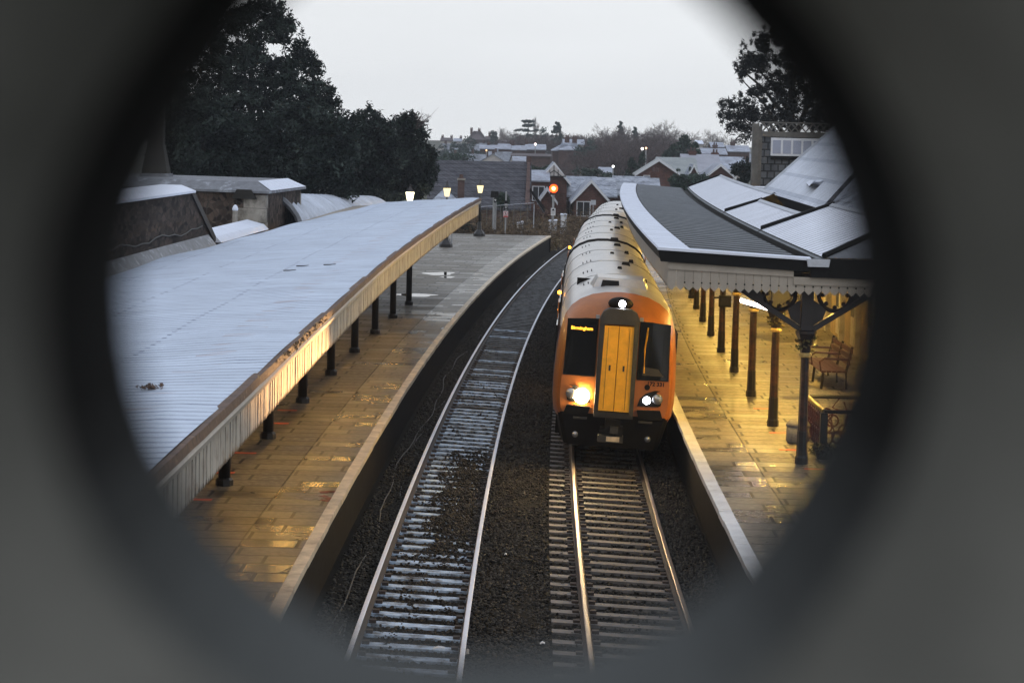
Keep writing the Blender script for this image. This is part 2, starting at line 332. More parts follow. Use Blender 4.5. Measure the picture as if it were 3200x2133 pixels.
MT = dict(
    snow_l=sheet_roof('frosted_sheet_left', (.56, .645, .77), (.17, .21, .32), .30, .09, dots=((-4.55, .03), (-6.0, .03), (-7.35, .03)), soft=.8, rust=(-3.75, -3.3, (.30, .16, .13))),
    snow_r=sheet_roof('frosted_sheet_right', (.73, .77, .86), (.10, .11, .14), .52, .10, soft=.25),
    snow=mat('frost', (.68, .73, .84), .6, var=.08, scale=2),
    snow_strip=sheet_roof('frosted_flashing', (.66, .71, .82), (.16, .18, .22), .9, .03, soft=.2),
    slate_frost=masonry('frosted_slates', (.66, .70, .78), (.72, .76, .84), (.50, .54, .62), brick=(.8, .55), frost=.5, lo=.8),
    slate_dark=masonry('dark_slates', (.045, .045, .055), (.085, .082, .095), (.02, .02, .024), brick=(.35, .3), frost=.07),
    dark_roof=mat('weathered_dark_roof_sheet', (.006, .007, .008), .7, var=.4, scale=3, c2=(.020, .023, .027), mask_scale=14, mask_lo=.5, mask_hi=.75, spec=.15),
    rib=mat('frosted_rib', (.165, .18, .195), .7, var=.25, scale=2, spec=.15),
    flags_l=flagstones('wet_flagstones_left', (.105, .096, .080), (.20, .182, .15), (.014, .012, .010), -3.95, -1),
    flags_r=flagstones('wet_flagstones_right', (.15, .135, .105), (.27, .24, .19), (.020, .017, .014), 4.5, 1),
    coping_l=mat('lamp_tinted_worn_coping', (.60, .50, .36), .55, var=.3, scale=2.5, c2=(.32, .25, .18), mask_scale=3, mask_lo=.5, mask_hi=.75, bump=.3),  # worn paint, with yellow lamp light put into the base colour
    coping_r=mat('white_painted_coping', (.62, .62, .62), .6, var=.2, scale=2.5, c2=(.35, .33, .30), mask_scale=5, mask_lo=.52, mask_hi=.75, bump=.3),
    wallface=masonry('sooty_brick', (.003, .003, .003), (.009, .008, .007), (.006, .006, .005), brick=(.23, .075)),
    ballast=mat('ballast_bed', (.010, .009, .007), .9, spec=.1, var=.7, scale=22, bump=1., bscale=24),
    stoneA=leafmat('ballast_stone', (.003, .003, .0025), (.040, .036, .030), .12),
    rail_l=mat('sky_tinted_rail_head', (.72, .75, .82), .5, .3, var=.08, scale=2),  # sky reflection painted in as a bright blue-white base colour
    rail_r=mat('warm_tinted_rail_head', (.30, .24, .19), .35, .7, var=.2, scale=2),  # warm reflection of train and lamps painted into the brown base colour
    railside=mat('rusty_rail_web', (.035, .022, .016), .7, var=.4, scale=8),
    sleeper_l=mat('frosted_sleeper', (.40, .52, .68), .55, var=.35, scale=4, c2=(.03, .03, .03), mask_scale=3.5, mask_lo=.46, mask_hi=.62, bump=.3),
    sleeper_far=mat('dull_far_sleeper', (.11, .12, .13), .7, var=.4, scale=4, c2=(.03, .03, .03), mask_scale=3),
    sleeper_r=mat('damp_concrete_sleeper', (.105, .097, .092), .6, var=.4, scale=5, c2=(.035, .032, .03), mask_scale=4, mask_lo=.52, mask_hi=.7, bump=.3),
    cream=mat('cream_paint_stained', (.40, .375, .33), .65, var=.18, scale=2.2, c2=(.17, .13, .10), mask_scale=2.6, mask_lo=.50, mask_hi=.72),
    cream2=mat('cream_moulding', (.50, .46, .40), .6, var=.15, scale=4, c2=(.2, .15, .11), mask_scale=3, mask_lo=.6, mask_hi=.8),
    cream_r=mat('stone_paint', (.31, .275, .23), .6, var=.12, scale=3),
    board_gap=mat('dark_gap_backing', (.03, .025, .02), .8, var=.3),  # dark sheet seen through the gaps between valance boards
    rotwood=mat('rotten_brown_board', (.10, .055, .035), .7, var=.5, scale=6, c2=(.28, .17, .10), mask_scale=8, mask_lo=.55, mask_hi=.7, bump=.5),
    black=mat('black_gloss_paint', (.008, .008, .009), .35, var=.3, scale=5),
    blackmat=mat('black_board', (.003, .003, .003), .7, var=.4, scale=3, spec=.2),
    post_r=mat('maroon_brown_paint', (.008, .005, .005), .35, var=.3, scale=4, c2=(.05, .02, .013), mask_scale=5),
    bracket=mat('purple_grey_iron', (.012, .009, .011), .45, var=.3, scale=5),
    gilt=mat('gilded_ring', (.45, .33, .12), .4, var=.3, scale=20),
    flower=leafmat('painted_flower_iron', (.03, .09, .05), (.22, .17, .07), .4),
    stone=masonry('rubble_stone_wall', (.012, .010, .009), (.085, .062, .050), (.055, .047, .040), 6.0, .05),
    stone_run=masonry('long_rubble_wall', (.012, .010, .009), (.062, .046, .038), (.040, .034, .030), 8.5, .05, ys=.34),
    quoin=mat('buff_ashlar', (.30, .28, .245), .8, var=.3, scale=3, c2=(.16, .145, .12), mask_scale=2.5, bump=.4),
    capstone=mat('weathered_cap_stone', (.16, .17, .19), .7, var=.3, scale=4, c2=(.36, .39, .44), mask_scale=2, mask_lo=.55, mask_hi=.72),
    obelisk=mat('old_ashlar', (.035, .033, .028), .85, var=.3, scale=1.5, bump=.3),
    zinc=mat('frosted_corrugated_iron', (.48, .53, .62), .5, var=.25, scale=2.5, c2=(.33, .36, .42), mask_scale=5, mask_lo=.5, mask_hi=.7),
    orange=mat('orange_train_paint', (.35, .112, .018), .44, var=.18, scale=2.5, coat=.2, c2=(.26, .09, .022), mask_scale=1.7, mask_lo=.5, mask_hi=.75),
    yellow=mat('yellow_gangway_door', (.84, .41, .014), .4, var=.14, scale=4, c2=(.60, .28, .015), mask_scale=3, mask_lo=.55, mask_hi=.8),
    gangway=mat('grey_gangway_rubber', (.026, .025, .023), .6, var=.4, scale=5),
    glassblk=mat('dark_windscreen', (.006, .007, .008), .06, var=.2, scale=2, spec=.6),
    troof=mat('grey_train_roof', (.50, .495, .49), .3, .35, var=.18, scale=1.6, c2=(.36, .345, .33), mask_scale=.9, mask_lo=.5, mask_hi=.8),
    tside=mat('purple_grey_train_side', (.11, .07, .11), .3, var=.1, scale=3, coat=.5),
    under=mat('grimy_underframe', (.004, .0035, .0035), .7, var=.5, scale=5, spec=.2),
    steel=mat('grey_galvanised_steel', (.32, .33, .34), .5, .4, var=.2, scale=5),
    lampwhite=mat('white_headlamp', (1, 1, 1), emis=(.92, .93, 1.0), estr=28.),
    lampwarm=mat('warm_headlamp', (1, 1, 1), emis=(1, .70, .34), estr=260.),
    lampoff=mat('unlit_lamp_glass', (.35, .36, .38), .1, .6, var=.2, scale=20),
    led=mat('orange_led_matrix', (.1, .03, 0), emis=(1, .42, .03), estr=3.5),
    amber=mat('amber_marker', (1, .4, .05), emis=(1, .30, .02), estr=14.),
    redlamp=mat('lit_red_aspect', (1, .2, .05), emis=(1, .055, .004), estr=4.2),
    redcore=mat('bright_red_lens_core', (1, .5, .2), emis=(1, .30, .06), estr=40.),
    tube=mat('lit_tube', (1, 1, 1), emis=(1, .62, .13), estr=1050.),
    tube_dim=mat('lit_tube_left', (1, 1, 1), emis=(1, .55, .14), estr=160.),
    tubew=mat('lit_white_tube', (1, 1, 1), emis=(1, .80, .74), estr=16.),
    lantern=mat('lit_lantern_glass', (1, .9, .6), emis=(1, .78, .40), estr=1.25),
    lanternw=mat('bright_lantern_glass', (1, .9, .6), emis=(1, .90, .60), estr=5.),
    farlamp=mat('distant_lamp', (1, .9, .8), emis=(1, .75, .5), estr=9.),
    litter=leafmat('dead_leaf_litter', (.05, .03, .015), (.26, .17, .08), .3),
    roof_town=mat('dim_frosted_town_roof', (.23, .255, .30), .8, var=.3, scale=.5, c2=(.12, .125, .14), mask_scale=.35),
    worn=mat('worn_floor_paint', (.22, .20, .18), .5, var=.5, scale=12),
    white=mat('white_enamel', (.62, .63, .65), .5, var=.1, scale=4),
    offwhite=mat('grey_white_cabinet', (.42, .45, .5), .6, var=.2, scale=4),
    red=mat('red_sign_paint', (.45, .05, .05), .5, var=.1),
    stick=mat('orange_red_floor_vinyl', (.62, .11, .05), .5, var=.2, scale=9),
    redpaint=mat('red_ironwork', (.11, .022, .02), .45, var=.3, scale=8),
    benchred=mat('maroon_bench_wood', (.055, .018, .016), .5, var=.3, scale=6),
    handrail=mat('worn_yellow_handrail', (.20, .16, .06), .35, var=.2, scale=9),
    cable=mat('grey_cable', (.035, .035, .033), .6, var=.4, scale=4),
    bldg=mat('cream_station_stone', (.40, .30, .17), .75, var=.2, scale=2, c2=(.26, .19, .11), mask_scale=2),
    window=mat('dark_window_glass', (.02, .022, .025), .1, var=.2),
    skyglass=mat('pale_sky_reflecting_glass', (.30, .33, .42), .25, var=.1, scale=2),
    slatehung=masonry('slate_hung_wall', (.07, .075, .082), (.12, .128, .138), (.028, .03, .032), brick=(.3, .3)),
    post=mat('weathered_timber', (.11, .105, .095), .8, var=.35, scale=3),
    brick=masonry('red_brick', (.085, .038, .030), (.115, .048, .036), (.10, .075, .065), brick=(.45, .15)),
    brickp=masonry('dull_brick', (.085, .055, .052), (.11, .068, .06), (.09, .07, .065), brick=(.45, .15)),
    render_w=mat('pale_render', (.42, .40, .39), .8, var=.15, scale=1),
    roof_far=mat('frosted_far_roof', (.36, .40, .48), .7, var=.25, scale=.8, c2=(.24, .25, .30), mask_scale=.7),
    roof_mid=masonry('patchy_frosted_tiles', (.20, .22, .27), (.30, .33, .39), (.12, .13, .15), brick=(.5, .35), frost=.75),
    roof_red=mat('brown_tiled_roof', (.085, .068, .072), .8, var=.2, scale=1.2),
    bargeboard=mat('white_bargeboard', (.6, .62, .66), .6, var=.1),
    leaf_dark=leafmat('dark_evergreen_leaf', (.003, .006, .005), (.015, .024, .019), .12),
    leaf_deep=leafmat('deep_evergreen_leaf', (.0015, .003, .0025), (.005, .008, .007), .1),
    leaf_frost=leafmat('frosted_evergreen_leaf', (.009, .015, .012), (.038, .052, .044), .15),
    lip=None,
    leaf_green=leafmat('green_conifer_leaf', (.008, .018, .012), (.026, .05, .033)),
    leaf_pine=leafmat('pine_needles', (.002, .004, .004), (.009, .012, .012), .2),
    leaf_far=leafmat('far_evergreen_leaf', (.018, .030, .028), (.05, .075, .065)),  # lighter base colour carries part of the distance haze
    twig=leafmat('bare_twigs', (.040, .030, .030), (.10, .078, .076), .1),
    twig_pale=leafmat('pale_bare_twigs', (.13, .115, .11), (.24, .215, .2), .1),
    scrub=leafmat('dead_bramble', (.030, .022, .014), (.13, .092, .055), .1),
    ivy=leafmat('ivy_leaf', (.014, .024, .012), (.05, .07, .03), .3),
    bark=mat('bark', (.03, .026, .022), .9, var=.4, scale=6, bump=.5),
    bark_pale=mat('pale_bark', (.11, .1, .09), .9, var=.3, scale=2),
    soil=mat('winter_ground', (.055, .048, .03), .95, var=.5, scale=.5, c2=(.035, .05, .022), mask_scale=.15, bump=.4, bscale=3),
    iron=mat('grey_green_parapet_paint', (.098, .098, .088), .95, var=.5, scale=11, bump=.2),
    iron_rim=mat('near_black_shade_rim', (.014, .014, .014), .95, var=.2, spec=.15),  # near-black tone stands in for shade around the opening
    deck=mat('bridge_deck_planks', (.05, .05, .05), .8, var=.3, scale=4),
)

def shade_lining():
    """opening edge with shade painted near black and light painted on up-facing faces"""
    m, N, Lk, b = nodes('shade_painted_lining'); b.inputs['Roughness'].default_value = .95; b.inputs['Specular IOR Level'].default_value = .1
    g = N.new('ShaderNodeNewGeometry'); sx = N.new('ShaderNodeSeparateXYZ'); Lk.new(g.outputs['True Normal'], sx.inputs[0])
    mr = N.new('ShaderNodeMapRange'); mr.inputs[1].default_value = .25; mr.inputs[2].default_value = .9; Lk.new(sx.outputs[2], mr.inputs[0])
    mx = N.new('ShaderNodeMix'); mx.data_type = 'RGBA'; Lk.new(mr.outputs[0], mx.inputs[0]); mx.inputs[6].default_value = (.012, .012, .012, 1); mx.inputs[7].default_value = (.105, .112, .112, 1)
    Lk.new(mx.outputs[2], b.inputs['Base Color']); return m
MT['lip'] = shade_lining()
HAZE = 0.00028
# ================================================================ GROUND, TRACKS, PLATFORMS
def lerp(y, a, b): return float(np.interp(y, a, b))
def G(x, y):
    z = lerp(y, [0, 165, 190, 260, 350, 500, 650, 900, 1600], [-.45, -.45, -1.0, -.6, 0, 1.0, 2.2, 4, 4])
    o = x - Xc(min(y, 170))
    if y < 165:
        k = lerp(y, [90, 150], [1, .25])
        if o < -8.7: z += k * min(3.2, (-8.7 - o) * .9)
        if o > 12.5: z += min(1.2, (o - 12.5) * .5)
    elif x > 4: z += min(1.6, (x - 4) * .25) * lerp(y, [165, 190, 300, 450], [0, 1, 1, 0])
    z += .12 * math.sin(x * .31 + y * .11) * min(1, max(0, (y - 170) / 60))
    return z
gx = [-900, -500, -300, -200, -140, -100, -75, -55, -42, -32] + [-26 + 1.3 * i for i in range(41)] + [32, 42, 55, 75, 100, 140, 200, 300, 500, 900]
gy = [-60, -30, -10] + [6 * i for i in range(0, 34)] + [205 + 14 * i for i in range(20)] + [500 + 50 * i for i in range(12)] + [1200, 1600, 2200]
mb = MB()
for y in gy:
    for x in gx: mb.v.append((x, y, G(x, y)))
n = len(gx)
for j in range(len(gy) - 1):
    for i in range(n - 1):
        mb.f.append((j * n + i, j * n + i + 1, (j + 1) * n + i + 1, (j + 1) * n + i)); mb.m.append(0)
struct(ob('ground', mb, MT['soil'], smooth=True))
# ballast bed
YS = yr(6, 176, 2)
prof = [(-2.95, -.14), (LT - 1.3, -.085), (LT - .86, -.08), (LT - .66, -.185), (LT, -.212), (LT + .66, -.238), (LT + .86, -.16), (LT + 1.1, -.13), (.27, -.11), (RT - 1.35, -.135), (RT - .66, -.195), (RT + .66, -.245), (RT + .9, -.16), (RT + 1.2, -.14), (3.45, -.12)]
struct(ob('ballast', sweep(prof, YS), MT['ballast'], smooth=True))
# ballast stones you can see one by one
def heap_l(o, y):
    u = o - LT; k = np.clip((y - 35.5 + .8 * np.sin(u * 9)) / 3.5, 0, 1) * np.clip((50.5 - y + .9 * np.sin(u * 7 + 1)) / 4.5, 0, 1) * np.clip((u + .28 + .17 * np.sin(y * 1.9) + .1 * np.sin(y * 4.7)) / .35, 0, 1)
    return -u * CANT - .062 + .07 * k + .022 * np.sin(y * 3.1 + u * 6) * np.sin(y * 1.3 - u * 4)
def patch_l(o, y):
    u = o - LT
    a = np.clip((y - 35.5) / 2, 0, 1) * np.clip((51 - y) / 3, 0, 1) * np.clip((u + .28 + .15 * np.sin(y * 2.1)) / .12, 0, 1)
    b = .5 * np.clip((36.5 - y) / 2, 0, 1) * np.clip(1 - np.abs(u + .22 + .12 * np.sin(y * 1.7)) / .16, 0, 1)
    c = np.clip(np.sin(y * 1.13 + u * 5) - .90, 0, 1) * 4
    return -u * CANT + -0 + .066 * np.clip(np.maximum(np.maximum(a, b), c), 0, 1)
def stones(name, lab, areas, count):
    t = (1 + 5 ** .5) / 2
    ico = np.array([(-1, t, 0), (1, t, 0), (-1, -t, 0), (1, -t, 0), (0, -1, t), (0, 1, t), (0, -1, -t), (0, 1, -t), (t, 0, -1), (t, 0, 1), (-t, 0, -1), (-t, 0, 1)], float) / 1.9
    fc = np.array([(0, 11, 5), (0, 5, 1), (0, 1, 7), (0, 7, 10), (0, 10, 11), (1, 5, 9), (5, 11, 4), (11, 10, 2), (10, 7, 6), (7, 1, 8), (3, 9, 4), (3, 4, 2), (3, 2, 6), (3, 6, 8), (3, 8, 9), (4, 9, 5), (2, 4, 11), (6, 2, 10), (8, 6, 7), (9, 8, 1)])
    Vs = []; 
    for (o0, o1, y0, y1, z, zn, c, pf) in areas:
        k = int(c); u = RNG.random(k)
        y = y0 + (y1 - y0) * (u ** 1.5); o = RNG.uniform(o0, o1, k)
        xc = np.where(y > 22, (y - 22) ** 2 / 2640, 0); a = np.where(y > 22, np.arctan((y - 22) / 1320), 0)
        zz = z + zn * (np.sin(o * 2.3 + y * .7) * .5 + np.sin(y * 1.9 - o) * .3) + RNG.uniform(-.012, .018, k) + (pf(o, y) if pf else 0)
        P = np.stack([xc + o * np.cos(a), y - o * np.sin(a), zz], 1)
        r = RNG.uniform(.016, .036, k)
        S = r[:, None, None] * ico[None] * RNG.uniform(.6, 1.3, (k, 12, 1)) * RNG.uniform(.7, 1.25, (k, 1, 3))
        ang = RNG.uniform(0, 6.28, k); ca, sa = np.cos(ang)[:, None], np.sin(ang)[:, None]
        X = S[..., 0] * ca - S[..., 1] * sa; Yy = S[..., 0] * sa + S[..., 1] * ca
        Vs.append(np.stack([X, Yy, S[..., 2] * .8], 2) + P[:, None])
    V = np.concatenate(Vs); k = len(V)
    Fa = (fc[None] + (np.arange(k) * 12)[:, None, None]).reshape(-1, 3)
    o = np_mesh(name, V.reshape(-1, 3), Fa, MT['stoneA'], k=3)
    tag(o, lab, 'ballast', kind='stuff')
stones('ballast_stones', 'dark wet ballast stones heaped between and beside the rails', [
    (-2.8, LT - .80, 24, 100, -.075, .02, 15000, lambda o, y: np.minimum(0, (o + 2.55) * .14)), (LT - .67, LT + .67, 24, 66, -.214, .006, 11000, patch_l), (LT - .5, LT + .66, 34.5, 51.5, -.172, .004, 8500, heap_l), (LT + .80, RT - 1.28, 24, 100, -.115, .02, 24000, None),
    (RT - 1.3, RT - .80, 24, 62, -.150, .012, 2200, None), (RT - .67, RT + .67, 24, 52, -.205, .010, 5200, lambda o, y: -(o - RT) * CANT), (RT + .80, 3.38, 24, 58, -.125, .02, 16000, None)], 0)
# litter
def track(label, ctr, mslp, nsl, y0, mrail):
    t = thing('railway_track', label, 'railway track', (*T(ctr, 26, 0)[:2], -.2))
    ys = yr(8, 176, 2)
    for s in (-1, 1):
        c = ctr + s * .7525; dz = -s * CANT * .7525
        w = .036
        pr = [(c - .07, -.16), (c - .07, -.145), (c - .012, -.12), (c - .012, -.045), (c - w, -.035), (c - w, -.006), (c - w + .012, 0), (c + w - .012, 0), (c + w, -.006), (c + w, -.035), (c + .012, -.045), (c + .012, -.12), (c + .07, -.145), (c + .07, -.16)]
        pr = [(o, z + dz) for o, z in pr]
        mats = [1] * len(pr); mats[5] = mats[6] = mats[7] = 0
        ob('rail', sweep(pr, ys, closed=True, mats=mats), [mrail, MT['railside']], t)
    many = MB(); clip = MB()
    for i in range(nsl):
        y = y0 + i * .675
        a, b = (-1.25, 1.25)
        hw = .115
        h = MB() if i < 96 else many
        B = []; Tt = []
        for (yy, oo) in ((y - hw, a), (y - hw, b), (y + hw, b), (y + hw, a)):
            p = T(ctr + oo, yy, 0); z = -.172 - oo * CANT
            B.append((p[0], p[1], z - .14)); Tt.append((p[0], p[1], z))
        h.hexa(B, Tt)
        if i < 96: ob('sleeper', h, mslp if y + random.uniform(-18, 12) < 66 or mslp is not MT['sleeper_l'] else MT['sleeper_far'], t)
        for s in (-1, 1):
            for e in (-1, 1):
                p = T(ctr + s * .7525 + e * .13, y, -.155 - s * .034)
                if y < 75: clip.box(p, (.10, .11, .05))
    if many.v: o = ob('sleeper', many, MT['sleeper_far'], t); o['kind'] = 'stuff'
    ob('rail_clips', clip, MT['railside'], t)['kind'] = 'stuff'
    return t
track('left railway track with frosted pale sleepers and bright silvery rails', LT, MT['sleeper_l'], 190, 26.2, MT['rail_l'])
track('right railway track with dark damp sleepers in front of the train', RT, MT['sleeper_r'], 190, 26.5, MT['rail_r'])
# platforms
def platform(o0, o1, y0, y1, mtop, mcop, edge, label):
    top = struct(ob('platform', sweep([(o0 + (o1 - o0) * i / 8, .915) for i in range(9)], yr(y0, y1, 2)), mtop))
    s = 1 if edge > 0 else -1
    # coping stones overhang the brick face
    c = MB(); y = y0; CW = .18 if s < 0 else .22
    while y < y1:
        L = random.uniform(.85, 1.25); ye = min(y + L, y1)
        j = random.uniform(-.006, .006); jz = random.uniform(-.003, .003)
        a = [T(edge + j, y + .006, 0), T(edge + s * CW, y + .006, 0), T(edge + s * CW, ye - .006, 0), T(edge + j, ye - .006, 0)]
        if s < 0: a = a[::-1]
        c.hexa([(p[0], p[1], .83) for p in a], [(p[0], p[1], .925 + jz) for p in a]); y = ye
    ob('coping', c, mcop, top)
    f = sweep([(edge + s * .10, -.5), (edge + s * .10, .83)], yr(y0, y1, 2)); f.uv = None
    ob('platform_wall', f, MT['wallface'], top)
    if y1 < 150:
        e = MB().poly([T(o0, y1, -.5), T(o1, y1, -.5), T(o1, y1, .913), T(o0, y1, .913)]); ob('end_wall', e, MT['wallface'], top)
    return top
platform(-9.2, -2.85, 6, 138.2, MT['flags_l'], MT['coping_l'], -2.82, '')
platform(3.40, 13.0, 6, 150, MT['flags_r'], MT['coping_r'], 3.37, '')
# recess piers of the right platform wall
# cables lying in the cess
def wob(o0, y0, y1, amp, z0, ph, step=1.2):
    return [T(o0 + amp * math.sin(y * .33 + ph) + amp * .5 * math.sin(y * 1.1 + ph * 2), y, z0 + .02 * math.sin(y * .9 + ph)) for y in yr(y0, y1, step)]
tag(ob('lineside_cable', MB().tube(wob(-2.36, 27, 128, .10, -.10, .3), .016, 5), MT['cable'], smooth=True), 'thin grey cable snaking along the ballast below the left platform edge', 'cable', 'cables beside the left track')
tag(ob('lineside_cable', MB().tube(wob(-2.50, 30, 74, .09, -.06, 1.9), .014, 5), MT['cable'], smooth=True), 'shorter grey cable lying closer to the left platform wall', 'cable', 'cables beside the left track')
for i, (a, b) in enumerate([(-2.25, 29), (-2.6, 27.5), (-2.45, 26.5)]):
    p = T(a, b, -.13)
    tag(ob('cable_tail', MB().tube([(p[0] - .12 * i, p[1] - 2.2, -.14), (p[0], p[1] - .8, -.1), (p[0] + .03, p[1], -.07), T(-2.34, 31.5, -.08)], .012, 5), MT['cable'], smooth=True), ['loose cable end splaying right at the near end of the cess', 'loose cable end nearest the left platform wall', 'middle loose cable end fanning out beside the ballast'][i], 'cable', 'loose cable ends')
# litter on the track
for px, py, sx, sy, lab in [(1372, 2027, .16, .06, 'small pale paper scrap lying beside the nearest left-track sleepers'), (1460, 2040, .05, .22, 'pinkish paper scrap standing against the right rail of the left track'), (1695, 2012, .07, .05, 'white paper scrap on the ballast between the two tracks'), (1580, 1734, .04, .04, 'tiny white scrap on ballast between the tracks, farther off')]:
    p = atz(px, py, -.09)
    m = MB(); w, h = sx / 2, sy / 2
    top = [(p.x - w, p.y - h, p.z + .01), (p.x + w * .2, p.y - h * 1.1, p.z + .03), (p.x + w, p.y - h, p.z + .015), (p.x + w, p.y + h, p.z + .03), (p.x - .1 * w, p.y + h * .9, p.z + .045), (p.x - w, p.y + h, p.z + .02)]
    m.prism(top, (0, 0, -.004)); tag(ob('paper_scrap', m, MT['cream_r'] if 'pink' in lab else MT['white']), lab, 'litter', 'scraps of litter on the line')
# floor stickers and worn paint on the platforms
stk = [((660, 942), 'left', 'farthest'), ((640, 972), 'left', 'second farthest'), ((563, 1040), 'left', 'middle'), ((512, 1085), 'left', 'second nearest'), ((457, 1147), 'left', 'nearest'),
       ((1752, 938), 'right', 'farthest'), ((1790, 994), 'right', 'second farthest'), ((1752 + 62, 1033), 'right', 'second nearest'), ((1873, 1085 - 8), 'right', 'nearest')]
for (q, s, w) in stk:
    p = atz(q[0] * 1.3605, q[1] * 1.3605, .915)
    m = MB(); L = .42; W = .09
    m.hexa([(p.x - L / 2, p.y - W, .9175), (p.x + L / 2, p.y - W, .9175), (p.x + L / 2, p.y + W, .9175), (p.x - L / 2, p.y + W, .9175)], [(p.x - L / 2, p.y - W, .9205), (p.x + L / 2, p.y - W, .9205), (p.x + L / 2, p.y + W, .9205), (p.x - L / 2, p.y + W, .9205)])
    tag(ob('floor_sticker', m, MT['stick']), f'{w} orange red queue strip stuck on the {s} platform paving', 'floor marking', f'floor strips on the {s} platform')
p = atz(985, 1545, .915)
wt = thing('worn_stencil', 'worn white and red painted notice on the left platform near the edge', 'floor marking', (p.x, p.y, .917))
for i in range(3):
    m = MB()
    for k in range(6):
        if random.random() < .8: m.box((p.x - .20 + .07 * k + random.uniform(-.02, .02) - i * .03, p.y + .45 - .45 * i, .9195), (.05, .12 + .1 * random.random(), .003))
    ob('paint_line', m, MT['worn'], wt)
m = MB()
for k in range(9): m.box((p.x + random.uniform(.1, .38), p.y + random.uniform(-.8, .5), .9190), (.12, .2, .002), rz=random.random())
ob('red_paint', m, mat('worn_red_floor_paint', (.20, .03, .02), .5, var=.5, scale=9), wt)
# puddles on the far paving
wet = mat('still_puddle_water', (.02, .02, .022), .03, var=.1)
for (px, py, rx, ry) in [(1375, 855, .65, 1.3), (1300, 922, .8, .7), (1400, 866, .3, .5)]:
    p = atz(px, py, .915); m = MB()
    pts = [(p.x + rx * math.cos(a) * (1 + .3 * math.sin(3 * a + px)), p.y + ry * math.sin(a) * (1 + .25 * math.sin(2 * a + py)), .9185) for a in [2 * PI * i / 22 for i in range(22)]]
    struct(ob('puddle', m.poly(pts), wet))
# ================================================================ LEFT CANOPY
def zL(y): return lerp(y, [12, 25, 33.6, 44.4, 58.6, 84.3], [4.30, 4.32, 4.36, 4.45, 4.51, 4.68])
def oB(y): return lerp(y, [12, 42, 48.5, 53, 58.5, 66, 73.5, 79.5, 83], [-7.9, -7.95, -8.05, -7.75, -7.55, -7.3, -6.85, -6.5, -6.25])
YC = yr(13, 83.2, 1.0)
can = thing('platform_canopy', 'long frosted corrugated canopy over the left platform with cream boarded valance', 'canopy', (*T(-5, 40, 0)[:2], .915))
NP = 13
def oof(o, y, i): return oB(y) + (-2.76 - oB(y)) * i / (NP - 1)
def ozf(z, y, i):
    o = oof(0, y, i)
    sag = .012 * math.sin(y * .8 + i) 
    return zL(y) - .07 * (-2.8 - o) + sag + (.0 if i < NP - 1 else -.02)
rf = sweep([(0, 0)] * NP, yr(13, 83.2, .5), of=oof, zf=ozf)
ob('roof', rf, MT['snow_l'], can, smooth=True)
ob('soffit', sweep([(-7.6, 0), (-2.86, 0)], YC, zf=lambda z, y, i: zL(y) - .10 - (.07 * 4.8 if i == 0 else 0)), MT['cream_r'], can)
gz = [(-2.80, -.02), (-2.70, -.015), (-2.685, -.10), (-2.80, -.12)]
_gw = {}
def gutter_wob(z, y, i): return zL(y) + z + _gw.setdefault(round(y, 2), random.uniform(-.005, .003))
ob('rotten_edge_board', sweep(gz, yr(13, 83.2, .7), closed=True, zf=gutter_wob), MT['rotwood'], can)
lt = MB()
for k in range(150):
    y = random.gauss(28.5, 2.0); c = Vector(T(random.uniform(-2.70, -2.675), y, zL(y) + random.uniform(-.10, .0))); r = random.uniform(.010, .022); a0 = random.random() * 6
    lt.poly([(c.x + r * math.cos(a0 + t), c.y + r * 1.5 * math.sin(a0 + t), c.z + random.uniform(-.02, .03)) for t in (0, 1.6, 3.1, 4.7)])
ob('leaf_litter', lt, MT['litter'], can)['kind'] = 'stuff'
ob('cornice', sweep([(-2.86, -.125), (-2.72, -.125), (-2.70, -.16), (-2.74, -.24), (-2.78, -.25), (-2.86, -.25)], YC, closed=True, zf=lambda z, y, i: zL(y) + z), MT['cream2'], can)
v = MB(); y = 13.0; i = 0
while y < 83.1:
    w = .118; a = y; b = y + w - .014; zt = zL(y) - .252; zb = zL(y) - .665; jit = random.uniform(-.006, .006)
    pts = []
    for (yy, z) in ((a, zt), (b, zt), (b, zb + .055), ((a + b) / 2, zb), (a, zb + .055)):
        p = T(-2.79 + jit, yy, z); pts.append(p)
    d = Vector(T(-2.815, a, 0)) - Vector(T(-2.79, a, 0))
    v.prism(pts, d); y += w; i += 1
ob('valance', v, MT['cream'], can)
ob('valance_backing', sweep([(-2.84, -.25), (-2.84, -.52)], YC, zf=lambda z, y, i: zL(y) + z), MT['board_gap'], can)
e = MB().poly([T(oB(83.2), 83.22, zL(83) - .45), T(-2.8, 83.22, zL(83) - .66), T(-2.8, 83.22, zL(83) - .03), T(oB(83.2), 83.22, zL(83) - .29)]); ob('end_board', e, MT['cream'], can)
bm_ = MB()
for k in range(-4, 8):
    y = 37.17 + 5.9 * k
    if y < 14: continue
    bm_.hexa([T(-7.4, y - .06, zL(y) - .62), T(-2.9, y - .06, zL(y) - .36), T(-2.9, y + .06, zL(y) - .36), T(-7.4, y + .06, zL(y) - .62)], [T(-7.4, y - .06, zL(y) - .42), T(-2.9, y - .06, zL(y) - .14), T(-2.9, y + .06, zL(y) - .14), T(-7.4, y + .06, zL(y) - .42)])
ob('rafters', bm_, MT['post'], can)
